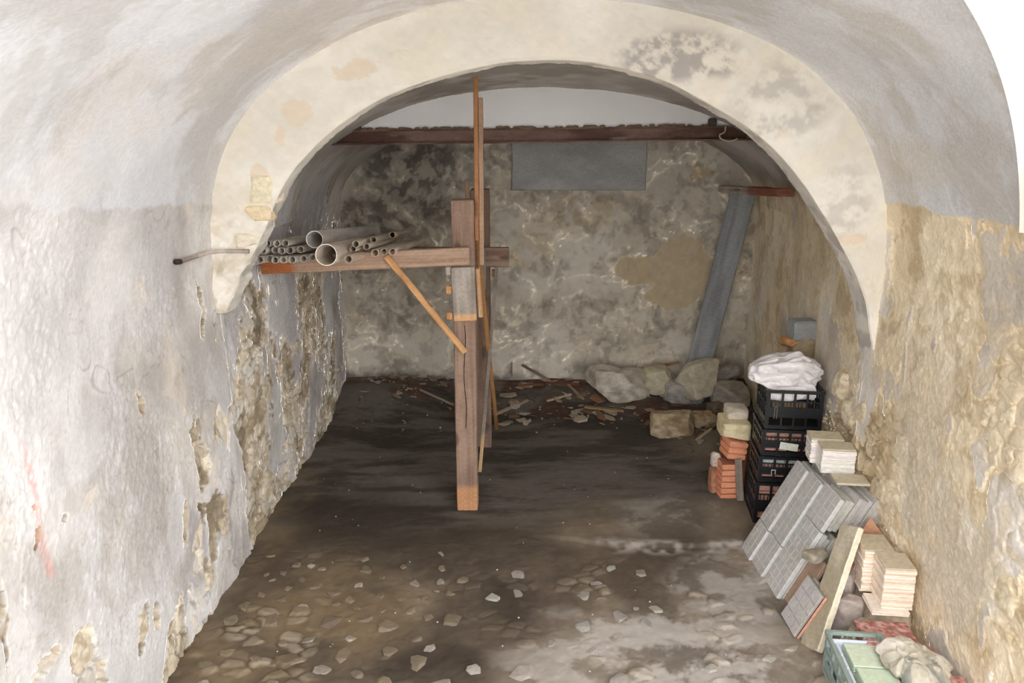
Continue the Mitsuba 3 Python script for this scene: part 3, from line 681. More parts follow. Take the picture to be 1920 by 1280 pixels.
# stones bedded in the floor
rng = np.random.default_rng(5)
placed = []
def bed_stone(x, y, r, c1):
    z = fz(x, y)
    n = 13
    a = rng.uniform(0, 2 * np.pi, n); rad = np.sqrt(rng.uniform(0.55, 1, n))
    pz = np.where(np.arange(n) < 6, rng.uniform(0.06, 0.17, n), rng.uniform(-0.25, 0.0, n))
    rad = np.where(np.arange(n) < 6, rad * 0.75, rad)
    el = rng.uniform(0.6, 1.0)
    p = np.stack([np.cos(a) * rad, np.sin(a) * rad * el, pz], 1) * r
    ro = rotz(rng.uniform(0, 3), (x, y, z + 0.003))
    hull = trimesh.convex.convex_hull(p)
    put('stone', (tf(np.asarray(hull.vertices), ro), hull.faces), 'mat_plaster', tone(c1, int(rng.integers(1e6)), 0.16), 'floor', smooth=50 if False else False)
tries = 0
while len(placed) < 90 and tries < 6000:
    tries += 1
    if rng.random() < 0.72:
        x, y = rng.uniform(-1.38, -0.2), rng.uniform(2.9, 4.1)
        keep = sstep(4.15, 3.3, y) * sstep(-0.1, -0.7, x) + 0.12
        c1 = S(124, 111, 94) if rng.random() < 0.85 else S(148, 140, 128)
    else:
        x, y = rng.uniform(-0.2, 1.3), rng.uniform(2.9, 4.0)
        keep = 0.28; c1 = S(150, 142, 132) if rng.random() < 0.7 else S(158, 152, 144)
    r = rng.uniform(0.032, 0.068) * (1.15 if y < 3.5 else 0.8)
    if rng.random() > keep or any((x - a) ** 2 + (y - b) ** 2 < (r + q) ** 2 * 1.1 for a, b, q in placed): continue
    placed.append((x, y, r)); bed_stone(x, y, r, c1)

# ------------------------------------------------------------------ steel beam under the lunette
bm = thing('steel_beam', 'rusty brown steel beam spanning the inner room under the white lunette wall', 'beam')
def beam_part(name, pieces, seed):
    v, f = boxes(pieces)
    v, f = trimesh.remesh.subdivide_to_size(v, f, 0.04)
    q = v * [7, 20, 20]
    ang = math.atan2(0.03, 2.6)
    v2 = v.copy(); v2[:, 2] += (v[:, 0] - 0.2) * math.tan(ang)
    col = lerp(S(84, 58, 48), S(122, 96, 84), sstep(0.35, 0.65, fbm(q * 0.5, 4, seed)))
    col = lerp(col, S(150, 136, 126), 0.7 * sstep(0.60, 0.70, fbm(q * 0.8, 4, seed + 1)))
    v2 += (np.stack([noise(v * 60, 1), noise(v * 60, 2), noise(v * 60, 3)], 1) - 0.5) * 0.002
    return put(name, (v2, f), 'mat_steel', col, bm)
beam_part('web', [(0.2, 5.41, 2.305, 3.1, 0.02, 0.076)], 601)
beam_part('flange', [(0.2, 5.40, 2.262, 3.1, 0.10, 0.010)], 603)
beam_part('flange', [(0.2, 5.40, 2.346, 3.1, 0.09, 0.010)], 605)
for x, s in ((1.295, 0.024), (-1.0, 0.03)):
    put('bracket', slab((0.05, 0.04, 0.05), rotz(0, (x, 5.36, 2.372 + 0.0115 * (x - 0.2))), 0.006), 'mat_steel', S(74, 66, 60), bm, label='stub standing on the beam')
t = np.linspace(0, 1, 24)
wp = np.array([(1.375, 5.33, 2.36), (1.37, 5.33, 2.325), (1.335, 5.32, 2.305), (1.345, 5.32, 2.285), (1.40, 5.32, 2.268), (1.455, 5.325, 2.283)])
tube('wire', PchipInterpolator(np.linspace(0, 1, 6), wp)(t), 0.005, 'mat_matte', S(186, 172, 158), label='short pale bent wire hanging at the right end of the steel beam', cat='wire')
# mortar crumbs along the top of the beam
rng = np.random.default_rng(12)
pcs = []
for i in range(120):
    x = rng.uniform(-1.0, 1.28); r = rng.uniform(0.006, 0.014)
    b = trimesh.creation.icosphere(subdivisions=0, radius=r)
    pcs.append((np.asarray(b.vertices) * [1.6, 1, 0.9] + [x, 5.365, 2.351 + 0.0115 * (x - 0.2) + r * 0.4], b.faces))
put('mortar_crumbs', join(pcs), 'mat_matte', S(116, 98, 78), label='ragged mortar crumbs along the top edge of the steel beam', cat='mortar', kind='stuff')

# ------------------------------------------------------------------ timber frame
W1, W2 = S(124, 99, 84), S(158, 133, 117)          # weathered brown
G1, G2 = S(132, 122, 112), S(176, 166, 156)        # grey, lime-splashed
O1, O2 = S(172, 124, 82), S(210, 164, 116)         # fresh orange
B1, B2 = S(150, 122, 102), S(186, 158, 136)
post = thing('wooden_post', 'front weathered timber post standing mid-floor under the pipe shelf', 'post')
timber('shaft', (-0.283, 4.725, -0.01), (-0.287, 4.725, 1.943), 0.131, 0.125, (0, 1, 0), W1, W2, 1, post, ends=[(-1, S(188, 138, 98), 0.19)])
timber('cleat', (-0.288, 4.645, 1.558), (-0.278, 4.645, 1.235), 0.138, 0.03, (0, 1, 0), G1, G2, 2, post, ends=[(1, O2, 0.05)], label='grey lime-splashed board nailed to the post')
timber('side_board', (-0.205, 4.69, 1.545), (-0.187, 4.69, 1.25), 0.026, 0.06, (0, 1, 0), O1, S(214, 190, 160), 3, post, label='orange and white batten nailed to its side')
for i, (z, c1, c2, hh) in enumerate([(1.535, G1, G2, 0.055), (1.42, O1, O2, 0.05), (1.262, O1, O2, 0.045)]):
    timber('block', (-0.372, 4.66, z - hh / 2), (-0.372, 4.66, z + hh / 2), 0.036, 0.04, (0, 1, 0), c1, c2, 4 + i, post, label='small wooden block on the left side')
# split in the shaft
t = np.linspace(0, 1, 14)
tube('split', np.stack([-0.286 + 0.006 * np.sin(t * 9), np.full(14, 4.6625), 0.55 + 0.65 * t], 1), 0.0025, 'mat_wood', S(44, 34, 28), 5, post)
post2 = thing('wooden_post', 'rear dark timber post behind the front one, carrying the rear beam', 'post')
timber('shaft', (-0.225, 5.785, -0.02), (-0.228, 5.785, 1.935), 0.135, 0.12, (0, 1, 0), W1 * 0.8, W2 * 0.85, 8, post2)
timber('side_board', (-0.318, 5.76, 2.0), (-0.318, 5.76, 1.55), 0.03, 0.06, (0, 1, 0), B1, B2, 9, post2)
timber('hanging_board', (-0.212, 5.62, 1.54), (-0.208, 5.62, 1.235), 0.05, 0.03, (0, 1, 0), G1 * 0.8, G2 * 0.8, 10, post2)
timber('block', (-0.130, 5.69, 1.318), (-0.130, 5.69, 1.37), 0.032, 0.04, (0, 1, 0), O1, O2, 11, post2, label='orange block under the rear beam')
timber('wooden_beam', (-1.455, 4.615, 1.575), (-0.245, 4.625, 1.625), 0.055, 0.103, (0, 0, 1), B1, B2, 12, ends=[(-1, S(168, 96, 48), 0.22)],
       label='front wooden beam running from the left wall to the post under the pipes', cat='beam')
timber('wooden_beam', (-1.47, 5.69, 1.463), (-0.02, 5.69, 1.463), 0.055, 0.14, (0, 0, 1), W1, W2, 13,
       label='rear wooden beam under the far ends of the pipes, end sticking out past the posts', cat='beam')
timber('diagonal_brace', (-0.722, 4.572, 1.632), (-0.280, 4.622, 1.045), 0.036, 0.02, (0, 1, 0.0), O1, O2, 14,
       label='orange diagonal batten bracing the pipe shelf to the post', cat='brace')
prop = thing('vertical_batten', 'tall doubled orange-brown batten rising from the post to the vault', 'batten')
timber('left_lath', (-0.205, 4.75, 2.66), (-0.207, 4.75, 1.70), 0.026, 0.05, (0, 1, 0), O1 * 0.8, S(178, 128, 92), 15, prop)
timber('right_lath', (-0.178, 4.74, 2.51), (-0.180, 4.74, 1.555), 0.026, 0.045, (0, 1, 0), B1, S(194, 160, 128), 16, prop)
timber('leaning_batten', (-0.213, 4.80, 1.735), (-0.122, 6.08, 0.012), 0.028, 0.02, (0, 1, 0.4), O1, S(190, 142, 92), 17,
       label='long orange batten leaning from the post top back to the floor', cat='batten')
timber('leaning_batten', (-0.108, 5.615, 1.40), (-0.226, 5.22, 0.012), 0.024, 0.018, (0, 1, 0.3), G1, G2 * 0.95, 18, ends=[(1, S(206, 172, 124), 0.3)],
       label='thin grey stick leaning against the rear beam, pale at its foot', cat='batten')
bar = thing('rusty_bar', 'rusty metal bar set into the left wall at the foot of the arch', 'bar')
tube('rod', [(-1.463, 3.50, 1.764), (-1.463, 3.70, 1.760), (-1.46, 3.85, 1.757), (-1.40, 3.902, 1.755), (-1.29, 3.912, 1.752)], 0.010, 'mat_steel', lambda q: lerp(S(96, 74, 66), S(196, 184, 176), sstep(0.4, 0.6, fbm(q * 22, 3, 31))), 8, bar)
tube('tip', [(-1.460, 3.455, 1.770), (-1.462, 3.50, 1.764)], 0.013, 'mat_steel', S(62, 50, 46), 8, bar)

# ------------------------------------------------------------------ plastic pipes on the shelf
def pipe(front, r, L, slope, yaw, seed, col, label, group=None):
    g = np.random.default_rng(seed)
    t = max(0.0018, r * 0.09)
    n = 28 if r > 0.04 else 18
    th = np.arange(n) / n * 2 * np.pi
    ring = np.stack([np.cos(th), 0 * th, np.sin(th)], 1)
    ys = np.concatenate([[0], np.linspace(0.004, L, 16)])
    shells = [ring * (r - 0.0008 if k == 0 else r) + [0, yv, 0] for k, yv in enumerate(ys)] + [ring * (r - t) + [0, yv, 0] for yv in ys[::-1]]
    P = np.stack(shells + [shells[0]], 0)
    P = np.concatenate([P, P[:, :1]], 1)
    v, f = grid(P)
    q = v * [20, 3, 20] + seed
    c = lerp(col, col * 0.80, sstep(0.35, 0.7, fbm(q, 3, seed)))
    c = lerp(c, S(150, 132, 108), 0.5 * sstep(0.5, 0.7, fbm(q * 0.7 + 3, 3, seed + 1)))
    rimm = (v[:, 1] < 0.003)
    c = np.where(rimm[:, None], np.minimum(np.asarray(col) * 1.25, 0.85), c)
    d = np.array([math.sin(yaw), 1.0, slope]); d /= np.linalg.norm(d)
    M, _ = frame((0, 0, 0), d, (0, 0, 1))
    R = np.eye(4); R[:3, 0] = -M[:3, 1]; R[:3, 1] = M[:3, 0]; R[:3, 2] = M[:3, 2]; R[:3, 3] = front
    return put('plastic_pipe', (tf(v, R), f), 'mat_pvc', c, None, smooth=True, label=label, cat='pipe', group=group)
PC = S(224, 217, 207)
rs = 0.0195
pipe_ends = []
for i, x in enumerate([-1.362, -1.318, -1.276, -1.234, -1.186, -1.136]): pipe_ends.append((x, 1.656))
for i, x in enumerate([-1.352, -1.296, -1.253, -1.213, -1.163]): pipe_ends.append((x, 1.6985))
for i, x in enumerate([-1.331, -1.282, -1.236]): pipe_ends.append((x, 1.736))
pipe_ends += [(-1.402, 1.684), (-1.404, 1.642), (-1.092, 1.660)]
rng = np.random.default_rng(8)
names = ['%s slim pipe from the left wall in the bottom row of the shelf bundle' % ORD[i + 1] for i in range(6)] + ['%s slim pipe from the left wall in the middle row of the shelf bundle' % ORD[i + 1] for i in range(5)] \
    + ['%s slim pipe of three in the top row of the shelf bundle' % ORD[i] for i in range(3)] + ['slim pipe touching the left wall in the middle row of the bundle', 'slim pipe touching the left wall, lowest of the bundle', 'last slim pipe of the bottom row, under the upper wide pipe']
for i, (x, z) in enumerate(pipe_ends):
    y0 = 4.35 + rng.uniform(-0.03, 0.03) - 0.05 * (z < 1.66)
    pipe((x + 0.0, y0, z - 0.002), rs * rng.uniform(0.95, 1.0), rng.uniform(1.7, 1.95), -0.085, 0.0, 700 + i, PC * rng.uniform(0.85, 1.05),
         names[i], 'slim pipes bundled by the left wall')
pipe((-1.076, 4.36, 1.754), 0.0475, 1.9, -0.090, 0.0, 730, S(214, 210, 204), 'upper of the two wide grey plastic pipes on the shelf, its inside grey')
pipe((-0.985, 4.22, 1.690), 0.059, 1.85, -0.090, 0.0, 731, S(218, 206, 192), 'widest pipe on the shelf, pale beige, end overhanging the beam')
rp = [(-0.876, 4.25, 1.662, 0.021), (-0.888, 4.45, 1.690, 0.018), (-0.862, 4.40, 1.724, 0.019), (-0.826, 4.52, 1.694, 0.018), (-0.798, 4.60, 1.722, 0.018),
      (-0.775, 4.50, 1.660, 0.021), (-0.728, 4.52, 1.664, 0.019), (-0.681, 4.52, 1.664, 0.020), (-0.702, 4.70, 1.722, 0.018)]
for i, (x, y, z, r) in enumerate(rp):
    if i == 8:
        pipe((x, y, z + 0.016), r, 0.55, -0.11, -0.10, 740 + i, S(196, 176, 152), 'single slim pipe lying on top of the right-hand pipes on the shelf, dark inside')
    else:
        pipe((x, y, z), r, rng.uniform(1.35, 1.7), -0.080, 0.01, 740 + i, S(214, 201, 184) * rng.uniform(0.88, 1.05),
             ['slim beige pipe hanging lowest right of the widest pipe, its end farthest out', 'slim beige pipe just above the lowest one right of the widest pipe', 'slim beige pipe highest beside the widest pipe', 'slim beige pipe second right of the widest pipe, tucked behind its neighbours', 'short-looking slim beige pipe set back in the upper row right of the wide pipes', 'third slim pipe end from the right in the front row on the beam', 'second slim pipe end from the right in the front row on the beam', 'rightmost slim pipe end in the front row on the beam'][i], 'slim pipes right of the wide pipes')

# ------------------------------------------------------------------ grey channel and ledge plank at the back right
def channel():
    p0, p1 = np.array([1.62, 6.86, 0.06]), np.array([1.935, 6.80, 1.835])
    M, L = frame(p0, p1, (0, -1, 0))
    prof = np.array([(-0.10, -0.02), (-0.10, 0.03), (-0.09, 0.045), (0.035, 0.045), (0.045, 0.04), (0.095, 0.0), (0.10, -0.005), (0.10, -0.02)])
    prof = prof * [1.0, 1.0]
    from shapely.geometry import Polygon
    m = trimesh.creation.extrude_polygon(Polygon(prof), L, engine='earcut')
    v = np.asarray(m.vertices); v = np.stack([v[:, 2] - L / 2, v[:, 0], v[:, 1]], 1)
    v, f = trimesh.remesh.subdivide_to_size(v, np.asarray(m.faces), 0.09)
    col = lerp(S(138, 141, 142), S(164, 167, 168), sstep(0.3, 0.7, fbm(v * [3, 18, 18], 4, 801)))
    return put('grey_channel', (tf(v, M), f[:, ::-1]), 'mat_matte', col, label='grey cement channel leaning in the back right corner behind the stones', cat='channel')
channel()
timber('ledge_plank', (1.80, 6.86, 1.868), (1.83, 5.42, 1.932), 0.12, 0.055, (0, 0, 1), S(142, 130, 122), S(184, 172, 164), 20, ends=[(1, S(140, 82, 58), 0.75)], wear=0.012,
       label='weathered plank lying on top of the grey channel, reddish towards the arch', cat='plank')

# ------------------------------------------------------------------ stones at the back
st = [((0.93, 6.70, 0.14), (0.50, 0.34, 0.26), 0.30, 9, S(170, 160, 144), S(206, 198, 184), 'largest pale block of the stones at the back wall, leftmost, laid on its side', 0.12),
      ((1.27, 6.72, 0.14), (0.24, 0.26, 0.24), 0.05, 6, S(184, 174, 150), S(204, 196, 168), 'yellowish squared stone between the largest block and the cracked grey stone', 0.0),
      ((1.49, 6.60, 0.115), (0.35, 0.24, 0.19), 0.1, 4, S(150, 146, 140), S(180, 176, 168), 'low grey cracked stone under the upright yellow block', 0.1),
      ((1.61, 6.60, 0.27), (0.34, 0.26, 0.31), 0.5, 9, S(188, 179, 157), S(208, 199, 178), 'upright yellow-beige angular block on top of the heap, in front of the grey channel', -0.25),
      ((1.86, 6.50, 0.12), (0.30, 0.26, 0.23), 0.0, 5, S(146, 140, 130), S(176, 168, 156), 'rounded grey stone, rightmost of the heap by the right wall', 0.05),
      ((1.90, 6.78, 0.27), (0.26, 0.16, 0.15), 0.1, 5, S(138, 134, 126), S(168, 162, 152), 'flat grey stone behind the rightmost rounded stone', 0.0),
      ((1.36, 6.88, 0.24), (0.12, 0.08, 0.07), 0.3, 4, S(190, 184, 174), S(206, 200, 190), 'small whitish stone perched behind the yellowish squared stone', 0.0),
      ((1.255, 5.92, 0.10), (0.33, 0.26, 0.22), -0.1, 6, S(140, 120, 92), S(192, 176, 148), 'brown and beige broken stone lying nearest on the dark floor', 0.08),
      ((1.53, 6.06, 0.09), (0.20, 0.16, 0.14), 0.2, 5, S(150, 124, 92), S(178, 160, 132), 'small brownish stone behind the nearest broken stone', 0.0),
      ((1.72, 6.36, 0.085), (0.16, 0.13, 0.10), 0.4, 5, S(112, 102, 90), S(140, 128, 112), 'dull brown stone in front of the rounded grey stone', 0.0)]
for i, (ctr, sz, ro, p, c1, c2, lab, ti) in enumerate(st):
    z = max(fz(ctr[0], ctr[1]) + sz[2] / 2 - 0.02, ctr[2]) if i not in (3, 5) else ctr[2]
    rock('stone_block', (ctr[0], ctr[1], z), sz, 820 + i, c1, c2, p=p, rough=0.06, rot=ro, tilt=ti, n=3, cuts=6, label=lab, cat='stone')

# debris along the back wall
rng = np.random.default_rng(77)
def shard(x, y, r, c1, lab, grp, name, flat=0.18):
    n = 9
    a = rng.uniform(0, 2 * np.pi, n)
    p = np.stack([np.cos(a), np.sin(a) * rng.uniform(0.5, 0.9), rng.uniform(-flat, flat, n)], 1) * r
    hull = trimesh.convex.convex_hull(p)
    M = trimesh.transformations.euler_matrix(rng.uniform(-0.3, 0.3), rng.uniform(-0.3, 0.3), rng.uniform(0, 6))
    vv = tf(np.asarray(hull.vertices), M)
    vv = vv + [x, y, fz(x, y) - vv[:, 2].min() - 0.003]
    put(name, (vv, hull.faces), 'mat_matte', tone(c1, int(rng.integers(1e6)), 0.2), label=lab, cat='rubble' if 'rubble' in lab else 'shard', group=grp)
for i in range(90):
    x, y = rng.uniform(-0.15, 1.55), 6.93 - 0.75 * rng.random() ** 1.5
    shard(x, y, rng.uniform(0.025, 0.088), S(160, 146, 128) if rng.random() < 0.6 else S(134, 100, 78), 'brownish rubble shard among the litter along the back wall', 'rubble shards along the back wall', 'rubble_shard')
for i in range(36):
    x, y = rng.uniform(-1.3, -0.35), rng.uniform(6.45, 6.93)
    shard(x, y, rng.uniform(0.02, 0.06), S(142, 128, 112) if rng.random() < 0.7 else S(150, 144, 136), 'small shard of rubble on the dark earth heap in the back left corner', 'rubble shards in the back left corner', 'rubble_shard')
for i in range(34):
    x, y = rng.uniform(1.3, 1.75), rng.uniform(5.4, 6.1)
    shard(x, y, rng.uniform(0.015, 0.05), S(118, 106, 92) if rng.random() < 0.7 else S(150, 142, 130), 'bit of rubble on the low mound behind the hollow bricks', 'rubble on the mound behind the bricks', 'rubble_shard')
for x, y, r, lab in [(0.11, 6.44, 0.06, 'flat pale grey shard nearest the thin stick on the floor'), (0.14, 6.80, 0.06, 'pale grey shard lying back against the litter by the posts'), (0.77, 6.33, 0.045, 'lone light shard on bare floor left of the brown stone'),
                     (0.98, 6.47, 0.09, 'long pale shard at the foot of the largest stone block')]:
    shard(x, y, r, S(168, 164, 158), lab, None, 'plaster_shard', 0.12)
sticks = [((-0.14, 6.40), (0.14, 6.62), 0.035, S(170, 154, 132), 'pale split slat lying beside the leaning battens'),
          ((0.62, 6.50), (0.95, 6.42), 0.05, S(162, 136, 100), 'tan slat in front of the largest stone block'),
          ((0.30, 6.60), (0.52, 6.68), 0.03, S(176, 160, 136), 'light splinter in the middle of the litter'),
          ((0.50, 6.82), (0.62, 6.60), 0.025, S(150, 126, 98), 'short brown splinter crossing the litter'),
          ((-0.80, 6.62), (-0.50, 6.52), 0.025, S(150, 138, 122), 'pale stick on the litter at the left of the posts'),
          ((0.05, 6.86), (0.28, 6.80), 0.05, S(132, 96, 72), 'reddish board scrap against the back wall'),
          ((0.30, 6.86), (0.60, 6.84), 0.06, S(120, 78, 56), 'dark red wood scrap left of the largest stone block'),
          ((1.05, 6.30), (1.28, 6.42), 0.04, S(96, 66, 48), 'dark brown wood scrap behind the brown broken stone'),
          ((1.20, 6.24), (1.50, 6.30), 0.06, S(104, 66, 46), 'rotten reddish plank between the stones'),
          ((1.28, 5.75), (1.60, 6.15), 0.025, S(132, 116, 98), 'grey branch lying across the mound'),
          ((1.38, 5.70), (1.66, 6.26), 0.02, S(98, 84, 70), 'thin dark branch beside the grey branch'),
          ((1.72, 6.22), (1.62, 5.92), 0.022, S(150, 100, 74), 'reddish stick leaning on the mound towards the bricks'),
          ((1.38, 5.62), (1.52, 5.74), 0.02, S(176, 156, 128), 'pale splinter at the foot of the mound')]
for i, ((x0, y0), (x1, y1), w, c1, lab) in enumerate(sticks):
    z0, z1 = fz(x0, y0) + 0.012, fz(x1, y1) + 0.016
    timber('wood_scrap', (x0, y0, z0), (x1, y1, z1), w, 0.014, (0, 0, 1), c1 * 0.75, c1 * 1.05, 60 + i, label=lab, cat='wood scrap')
timber('leaning_stick', (0.09, 6.94, 0.30), (0.42, 6.86, 0.125), 0.02, 0.02, (0, 0, 1), S(104, 90, 80), S(134, 118, 106), 81, label='dark stick leaning against the back wall right of the posts', cat='stick')
timber('leaning_stick', (1.13, 6.90, 0.27), (1.50, 6.92, 0.325), 0.024, 0.018, (0, 0, 1), S(160, 112, 78), S(186, 140, 102), 82, label='orange slat lying behind the largest block against the back wall', cat='stick')
timber('paper_scrap', (0.00, 6.935, 0.20), (0.00, 6.955, 0.32), 0.14, 0.006, (1, 0, 0), S(134, 104, 74), S(150, 118, 86), 83, label='brown card standing against the back wall right of the posts', cat='card')
pcs = []
for i in range(420):
    x, y = rng.uniform(-1.3, 1.7), rng.uniform(5.9, 6.95)
    if rng.random() > sstep(5.9, 6.6, y) + 0.1: continue
    if any(abs(x - c_[0]) < z_[0] * 0.6 and abs(y - c_[1]) < z_[1] * 0.65 for c_, z_, *_r in st): continue
    r = rng.uniform(0.004, 0.012)
    b = trimesh.creation.icosphere(subdivisions=0, radius=r)
    pcs.append((np.asarray(b.vertices) * [1, 1, 0.6] + [x, y, fz(x, y) + r * 0.3], b.faces))
put('litter', join(pcs), 'mat_matte', lambda q: lerp(S(96, 78, 62), S(168, 156, 140), sstep(0.45, 0.65, noise(q * 30, 4))), label='fine crumbs strewn over the dark floor at the back', cat='litter', kind='stuff')
pcs = []
for i in range(60):
    x, y = rng.uniform(-1.35, 1.25), rng.uniform(2.9, 5.6)
    r = rng.uniform(0.0025, 0.006)
    b = trimesh.creation.icosphere(subdivisions=0, radius=r)
    pcs.append((np.asarray(b.vertices) * [1, 1, 0.6] + [x, y, fz(x, y) + r * 0.3], b.faces))
put('plaster_crumbs', join(pcs), 'mat_matte', S(196, 188, 176), label='white plaster crumbs scattered over the open floor', cat='crumbs', kind='stuff')

# ------------------------------------------------------------------ bricks and tuff block left of the crates
def hollow_brick(name, ctr, size, rz, label, slots=6, tilt=0.0):
    key = thing(name, label, 'brick')
    sx, sy, sz = size
    M = rotz(rz, ctr) @ trimesh.transformations.rotation_matrix(tilt, (0, 1, 0))
    pitch = sz / slots
    put('core', slab((sx - 0.012, sy - 0.012, sz - 0.004), M, 0.002), 'mat_matte', tone(S(150, 100, 78), 901), key)
    for k in range(slots):
        Mk = M.copy(); Mk[:3, 3] = (M @ np.array([0, 0, -sz / 2 + pitch * (k + 0.5), 1]))[:3]
        put('rib', slab((sx, sy, pitch * 0.80), Mk, 0.003), 'mat_matte', tone(S(222, 152, 116), 910 + k, 0.06), key)
    return key
hollow_brick('hollow_brick', (1.415, 4.86, 0.128), (0.125, 0.14, 0.25), 0.05, 'lower upright orange hollow brick with horizontal slots beside the crates')
b2 = thing('hollow_brick', 'upper orange hollow brick tilted under the tuff block', 'brick')
M = rotz(0.1, (1.45, 4.90, 0.330)) @ trimesh.transformations.rotation_matrix(0.16, (0, 1, 0))
put('body', slab((0.115, 0.15, 0.125), M, 0.006), 'mat_matte', tone(S(200, 138, 108), 921), b2)
for k in range(3):
    Mk = M.copy(); Mk[:3, 3] = (M @ np.array([0, -0.003, -0.042 + 0.042 * k, 1]))[:3]
    put('rib', slab((0.125, 0.152, 0.030), Mk, 0.004), 'mat_matte', tone(S(222, 152, 116), 922 + k, 0.06), b2)
# rear bricks that carry the tuff block
put('hollow_brick', slab((0.14, 0.15, 0.375), rotz(0.08, (1.49, 5.04, 0.195)), 0.006), 'mat_matte', tone(S(176, 116, 90), 926), label='dull orange brick standing behind the tilted one, carrying the tuff block', cat='brick')
tb = thing('tuff_block', 'pale yellow tuff block on top of the orange bricks beside the crates', 'block')
rock('body', (1.455, 4.95, 0.452), (0.18, 0.25, 0.125), 931, S(206, 190, 150), S(222, 208, 172), p=9, rough=0.025, rot=-0.05, n=3, cuts=1, parent=tb)
rock('cap', (1.475, 4.99, 0.545), (0.135, 0.16, 0.07), 932, S(196, 184, 164), S(212, 202, 184), p=9, rough=0.02, rot=-0.05, n=3, cuts=1, parent=tb, label='paler lump on top')
timber('thin_board', (1.478, 4.755, 0.01), (1.452, 4.79, 0.29), 0.045, 0.012, (0, 1, 0), S(122, 110, 98), S(160, 148, 134), 90, label='thin grey board standing between the slotted brick and the crates', cat='board')
rock('plaster_lump', (1.345, 4.93, 0.23), (0.06, 0.06, 0.10), 935, S(176, 164, 154), S(200, 190, 180), p=4, n=2, label='pale plaster lump stuck to the left of the slotted brick', cat='lump')
rock('brick_bit', (1.335, 4.92, 0.08), (0.05, 0.10, 0.19), 936, S(150, 106, 84), S(176, 130, 104), p=6, n=2, label='dusty brick bit standing on the floor under the plaster lump', cat='brick')

# ------------------------------------------------------------------ black fruit crates
BK = S(26, 27, 30)
def crate(z0, h, ctr, lab, seed, style, col=BK, W=0.325, D=0.30, rz=-0.12, name='fruit_crate'):
    key = thing(name, lab, 'crate')
    M = rotz(rz, (ctr[0], ctr[1], z0))
    def p(nm, lst, c=col, **k):
        v, f = boxes(lst)
        return put(nm, (tf(v, M), f), 'mat_crate', tone(c, seed + len(scene), 0.12), key, **k)
    t, g = 0.010, 0.022
    p('base', [(0, 0, 0.012, W - 0.01, D - 0.01, 0.010)])
    for sx in (-1, 1):
        for sy in (-1, 1):
            p('corner_post', [(sx * (W / 2 - g / 2), sy * (D / 2 - g / 2), h / 2, g, g, h)])
    p('rim', [(0, s * (D / 2 - t / 2 + 0.003), h - 0.010, W + 0.006, t + 0.004, 0.018) for s in (-1, 1)] + [(s * (W / 2 - t / 2 + 0.003), 0, h - 0.010, t + 0.004, D + 0.006, 0.018) for s in (-1, 1)])
    p('bottom_band', [(0, s * (D / 2 - t / 2), 0.012, W, t, 0.022) for s in (-1, 1)] + [(s * (W / 2 - t / 2), 0, 0.012, t, D, 0.022) for s in (-1, 1)])
    y = D / 2 - t / 2
    lo, hi = 0.30 * h, 0.56 * h                                       # solid middle panel
    for s in (-1, 1):
        p('end_panel', [(0, s * y, (lo + hi) / 2, W - 2 * g, t, hi - lo)])
        for k in range(3):
            x = (-0.25 + 0.25 * k) * (W - 2 * g)
            p('upright', [(x, s * y, (hi + h - 0.02) / 2, 0.012, t, h - 0.02 - hi)])
            p('upright', [(x, s * y, lo / 2 + 0.01, 0.012, t, lo)])
        p('lattice', [(0, s * y, hi + 0.33 * (h - hi), W - 2 * g, t * 0.6, 0.006)] + [((-0.46 + 0.0767 * k) * (W - 2 * g), s * y, hi + 0.165 * (h - hi), 0.004, t * 0.6, 0.33 * (h - hi)) for k in range(13)])
    for s in (-1, 1):
        p('side_panel', [(s * (W / 2 - t / 2), 0, 0.13 * h + 0.02, t, D - 2 * g, 0.16 * h)])
        p('side_panel', [(s * (W / 2 - t / 2), 0, 0.60 * h, t, D - 2 * g, 0.10 * h)])
        for k in range(3):
            p('upright', [(s * (W / 2 - t / 2), (-0.25 + 0.25 * k) * (D - 2 * g), h / 2, t, 0.012, h - 0.03)])
    if style == 'label':
        lb = boxes([(-0.02, 0, 0, 0.105, 0.002, 0.045)])
        R = trimesh.transformations.rotation_matrix(0.12, (0, 1, 0)); R[:3, 3] = (0.015, -D / 2 - 0.0015, 0.36 * h)
        put('paper_label', (tf(tf(lb[0], R), M), lb[1]), 'mat_matte', S(214, 218, 206), key, label='blank white paper label')
    if style == 'clip':
        cl = boxes([(-0.011, 0, 0, 0.005, 0.003, 0.030), (0.011, 0, 0, 0.005, 0.003, 0.030), (0, 0, 0.013, 0.024, 0.003, 0.005)])
        put('clip', (tf(cl[0] + [-0.075, -D / 2 - 0.001, 0.40 * h], M), cl[1]), 'mat_matte', S(186, 184, 178), key, label='pale arched clip')
    if style == 'slot':
        sl = boxes([(-0.007, 0, 0, 0.004, 0.003, 0.075), (0.007, 0, 0, 0.004, 0.003, 0.075), (0, 0, 0.037, 0.018, 0.003, 0.004)])
        put('slot_frame', (tf(sl[0] + [-0.105, -D / 2 - 0.001, 0.42 * h], M), sl[1]), 'mat_crate', S(104, 92, 80), key)
    return M, W, D
CC = (1.648, 4.582)
crates = []
for z0, h, dx, lab, style in [(0.012, 0.272, 0.0, 'bottom black fruit crate of the stack, standing on the floor behind the grey tiles', None),
                              (0.288, 0.165, 0.008, 'second black fruit crate from the floor, with a pale clip on its front', 'clip'),
                              (0.457, 0.165, 0.014, 'third black fruit crate from the floor, with a white paper label on its front', 'label'),
                              (0.626, 0.240, 0.022, 'topmost black fruit crate, holding the white plastic bag', 'slot')]:
    crates.append((crate(z0, h, (CC[0] + dx, CC[1]), lab, int(z0 * 1000), style), z0, h))
rng = np.random.default_rng(21)
PINK = S(196, 150, 134)
